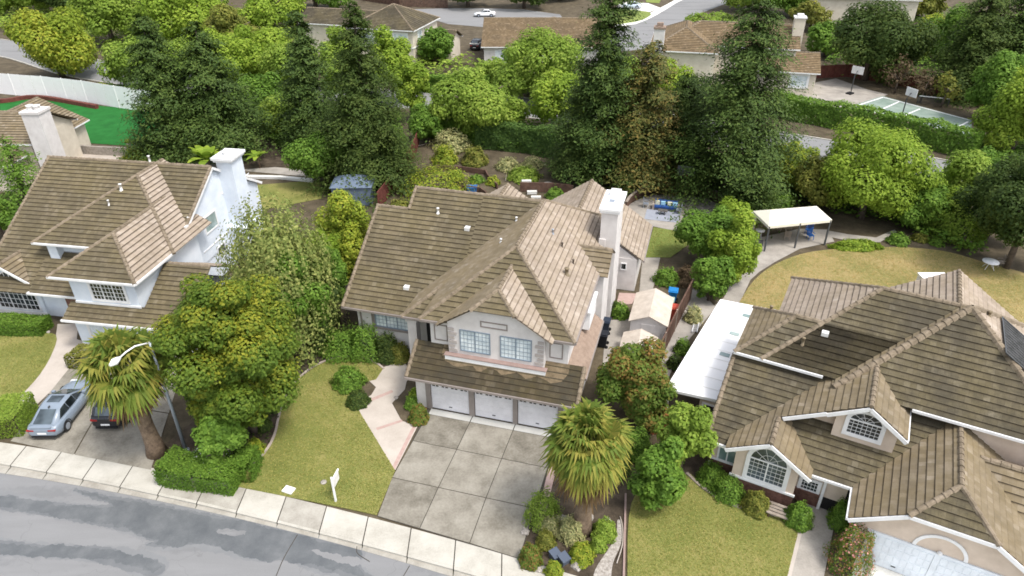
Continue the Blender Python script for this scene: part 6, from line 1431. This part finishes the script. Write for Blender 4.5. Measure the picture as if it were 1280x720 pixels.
# ================================================================== houses further off
def far_house(name,label,px,py,rz,parts,wallm,roofm,extra=None,gutm=None):
    """parts: (axis,a0,a1,b0,b1,ze,k,front,back) boxes with their roofs; wall below each"""
    o=G(px,py); t=thing(name,label,'house',(o.x,o.y,0),rz); F=[];C_=[];w=MB();gl=[]
    for ax,a0,a1,b0,b1,ze,k,fr,bk in parts:
        f,c=ridge_roof(ax,a0,a1,b0,b1,ze,k,fr,bk,0,(0,0,0,0)); F+=f;C_+=c; e=.45
        if ax=='V': x0,x1,y0,y1=a0+e,a1-e,b0+e,b1-e
        else: x0,x1,y0,y1=b0+e,b1-e,a0+e,a1-e
        w.box((x0,y0,0),(x1,y1,ze+.05)); h=(a1-a0)/2
        for end,val in ((fr,b0+e+.02),(bk,b1-e-.02)):
            if end=='gable':
                am=(a0+a1)/2; zr=ze+k*h-.12
                if ax=='V': w.face([(a0+e,val,ze),(a1-e,val,ze),(am,val,zr)])
                else: w.face([(val,a0+e,ze),(val,a1-e,ze),(val,am,zr)])
        if ax=='V': gl+=[((a0,b0,ze),(a0,b1,ze)),((a1,b0,ze),(a1,b1,ze))]+([((a0,b0,ze),(a1,b0,ze))] if fr=='hip' else [])
        else: gl+=[((b0,a0,ze),(b1,a0,ze)),((b0,a1,ze),(b1,a1,ze))]+([((b1,a0,ze),(b1,a1,ze))] if bk=='hip' else [])
    ro=finish_roof(t,F,C_,gl,[roofm],gutm or M['white']); w.build('wall',wallm,t); return t,ro
def chim(t,u,v,w,d,h,mat=None,cap=True):
    m=MB(); m.box((u,v,0),(u+w,v+d,h)); c=m.build('chimney',mat or M['stucco_tan'],t); m=MB(); m.box((u-.12,v-.12,h),(u+w+.12,v+d+.12,h+.2)); m.box((u+w*.2,v+d*.2,h+.2),(u+w*.8,v+d*.8,h+.55)); m.build('chimney_cap',M['offwhite'] if cap else M['trunk'],c)
# far left neighbour with solar panels and a broad chimney
t,ro=far_house('tiled_house','tan tiled house with a broad grey chimney at the left edge',20,232,rad(-2),[('V',-9,1.6,-2,13,3.0,.5,'hip','gable'),('U',1.0,9.5,-14,2.6,4.2,.5,'gable','gable')],M['stucco_tan'],M['roof_tan'])
m=MB(); m.box((3.2,.3,0),(5.0,2.2,7.6)); c=m.build('chimney',M['stucco'],t); m=MB(); m.box((3.1,.2,7.6),(5.1,2.3,7.85)); m.build('chimney_cap',M['stucco'],c)
for u in (3.75,4.45): m=MB(); m.lathe([(.3,7.85),(.3,8.2),(.38,8.2),(.38,8.3),(0,8.36)],10,(u,1.2,0)); m.build('flue',M['offwhite'],c)
for i,u in enumerate((-5.2,)):
    z=lambda v:4.2+.5*(v-1.0)
    m=MB(); a=[(u,1.6),(u+1.6,1.6),(u+1.6,3.8),(u,3.8)]; m.face([(x,y,z(y)+.2) for x,y in a]); m.face([(x,y,z(y)+.16) for x,y in a]); 
    for p,q in zip(a,a[1:]+a[:1]): m.bar((*p,z(p[1])+.18),(*q,z(q[1])+.18),.05,.05)
    m.build('solar_panel',glass('blue solar cells',(.03,.06,.14,1),(.1,.18,.32,1),.15,2),ro)
# cream house at the top
t,ro=far_house('cream_house','cream two storey house with hip roof at the top centre left',452,84,rad(-16),[('V',-3,9.0,2,14,5.8,.5,'hip','hip'),('U',3.5,11,-13,2,5.8,.5,'gable','gable'),('U',7.5,13,6,13.5,3.2,.5,'gable','gable')],M['stucco_tan'],M['roof_grey'])
for u,z in ((-.9,3.5),(5.2,3.6)): win(t,(u,2.45,z),(1,0,0),2.4,1.6,3,1,M['glass_pale'],M['white'],t=.16,casing=.12)
win(t,(8.56,4.6,3.6),(0,1,0),1.6,1.6,2,1,M['glass_pale'],M['white'],t=.16,out=(1,0,0),casing=.1)
m=MB(); m.box((-2.5,2.35,2.9),(8.6,2.44,3.1)); m.box((8.56,2.5,2.9),(8.64,13.5,3.1)); m.build('trim',M['white'],t)
# brown roofed house behind the pickup
t,ro=far_house('brown_roofed_house','single storey house with long brown tiled roof and pickup beside it',604,82,rad(-2),[('U',0,17,-.3,20,3.0,.36,'gable','gable'),('V',8,16,8,21,3.0,.42,'gable','hip')],M['stucco'],M['roof_far'])
win(t,(2.0,.45,1.0),(1,0,0),1.8,1.4,2,1,M['glass_pale'],M['white'],t=.14); win(t,(5.2,.45,1.0),(1,0,0),2.2,1.4,3,1,M['glass_pale'],M['white'],t=.14)
# tan house beside the sport court
t,ro=far_house('tan_house','tan two storey house with brown tile roof beside the sport court',962,118,rad(-14),[('U',0.4,8.4,-3,6.4,3.2,.5,'gable','gable'),('U',3,13,-16,3.4,5.8,.5,'hip','gable'),('V',-18,-8,-1,14,5.6,.5,'hip','hip')],M['stucco_tan'],M['roof_far'])
win(t,(2.6,.85,1.1),(1,0,0),2.3,1.7,4,2,M['glass_pale'],M['white'],t=.2,casing=.1)
chim(t,2.2,5.6,1.5,1.5,9.6,M['stucco_tan'])
m=MB(); m.box((-17.4,-1.2,0),(-15.9,.2,8.6)); c=m.build('chimney',M['stucco'],t); m=MB(); m.box((-17.5,-1.3,8.6),(-15.8,.3,8.9)); m.box((-17.1,-.9,8.9),(-16.2,-.1,9.4)); m.build('chimney_cap',M['copper'],c)
win(t,(-3,3.45,3.6),(1,0,0),1.6,1.3,2,1,M['glass_pale'],M['white'],t=.14)
# glimpsed houses along the very top
far_house('distant_house','distant house with grey roof behind the dark tree at the top right',1050,35,rad(-12),[('U',0,11,-6,14,5.6,.5,'hip','gable')],M['stucco_tan'],M['roof_far'])
far_house('distant_house','distant cream house at the top edge beyond the brown roof',690,-8,rad(-4),[('U',0,9,-4,10,3.4,.5,'gable','gable')],M['stucco'],M['roof_grey'])
far_house('distant_house','distant house at the top edge beyond the pale blue car',745,-22,rad(-10),[('U',0,10,-6,12,4.5,.5,'gable','gable')],M['stucco_tan'],M['roof_far'])
far_house('distant_house','distant house at the top left beyond the street trees',290,-12,rad(8),[('U',0,10,-8,12,4.5,.5,'gable','gable')],M['stucco'],M['roof_grey'])
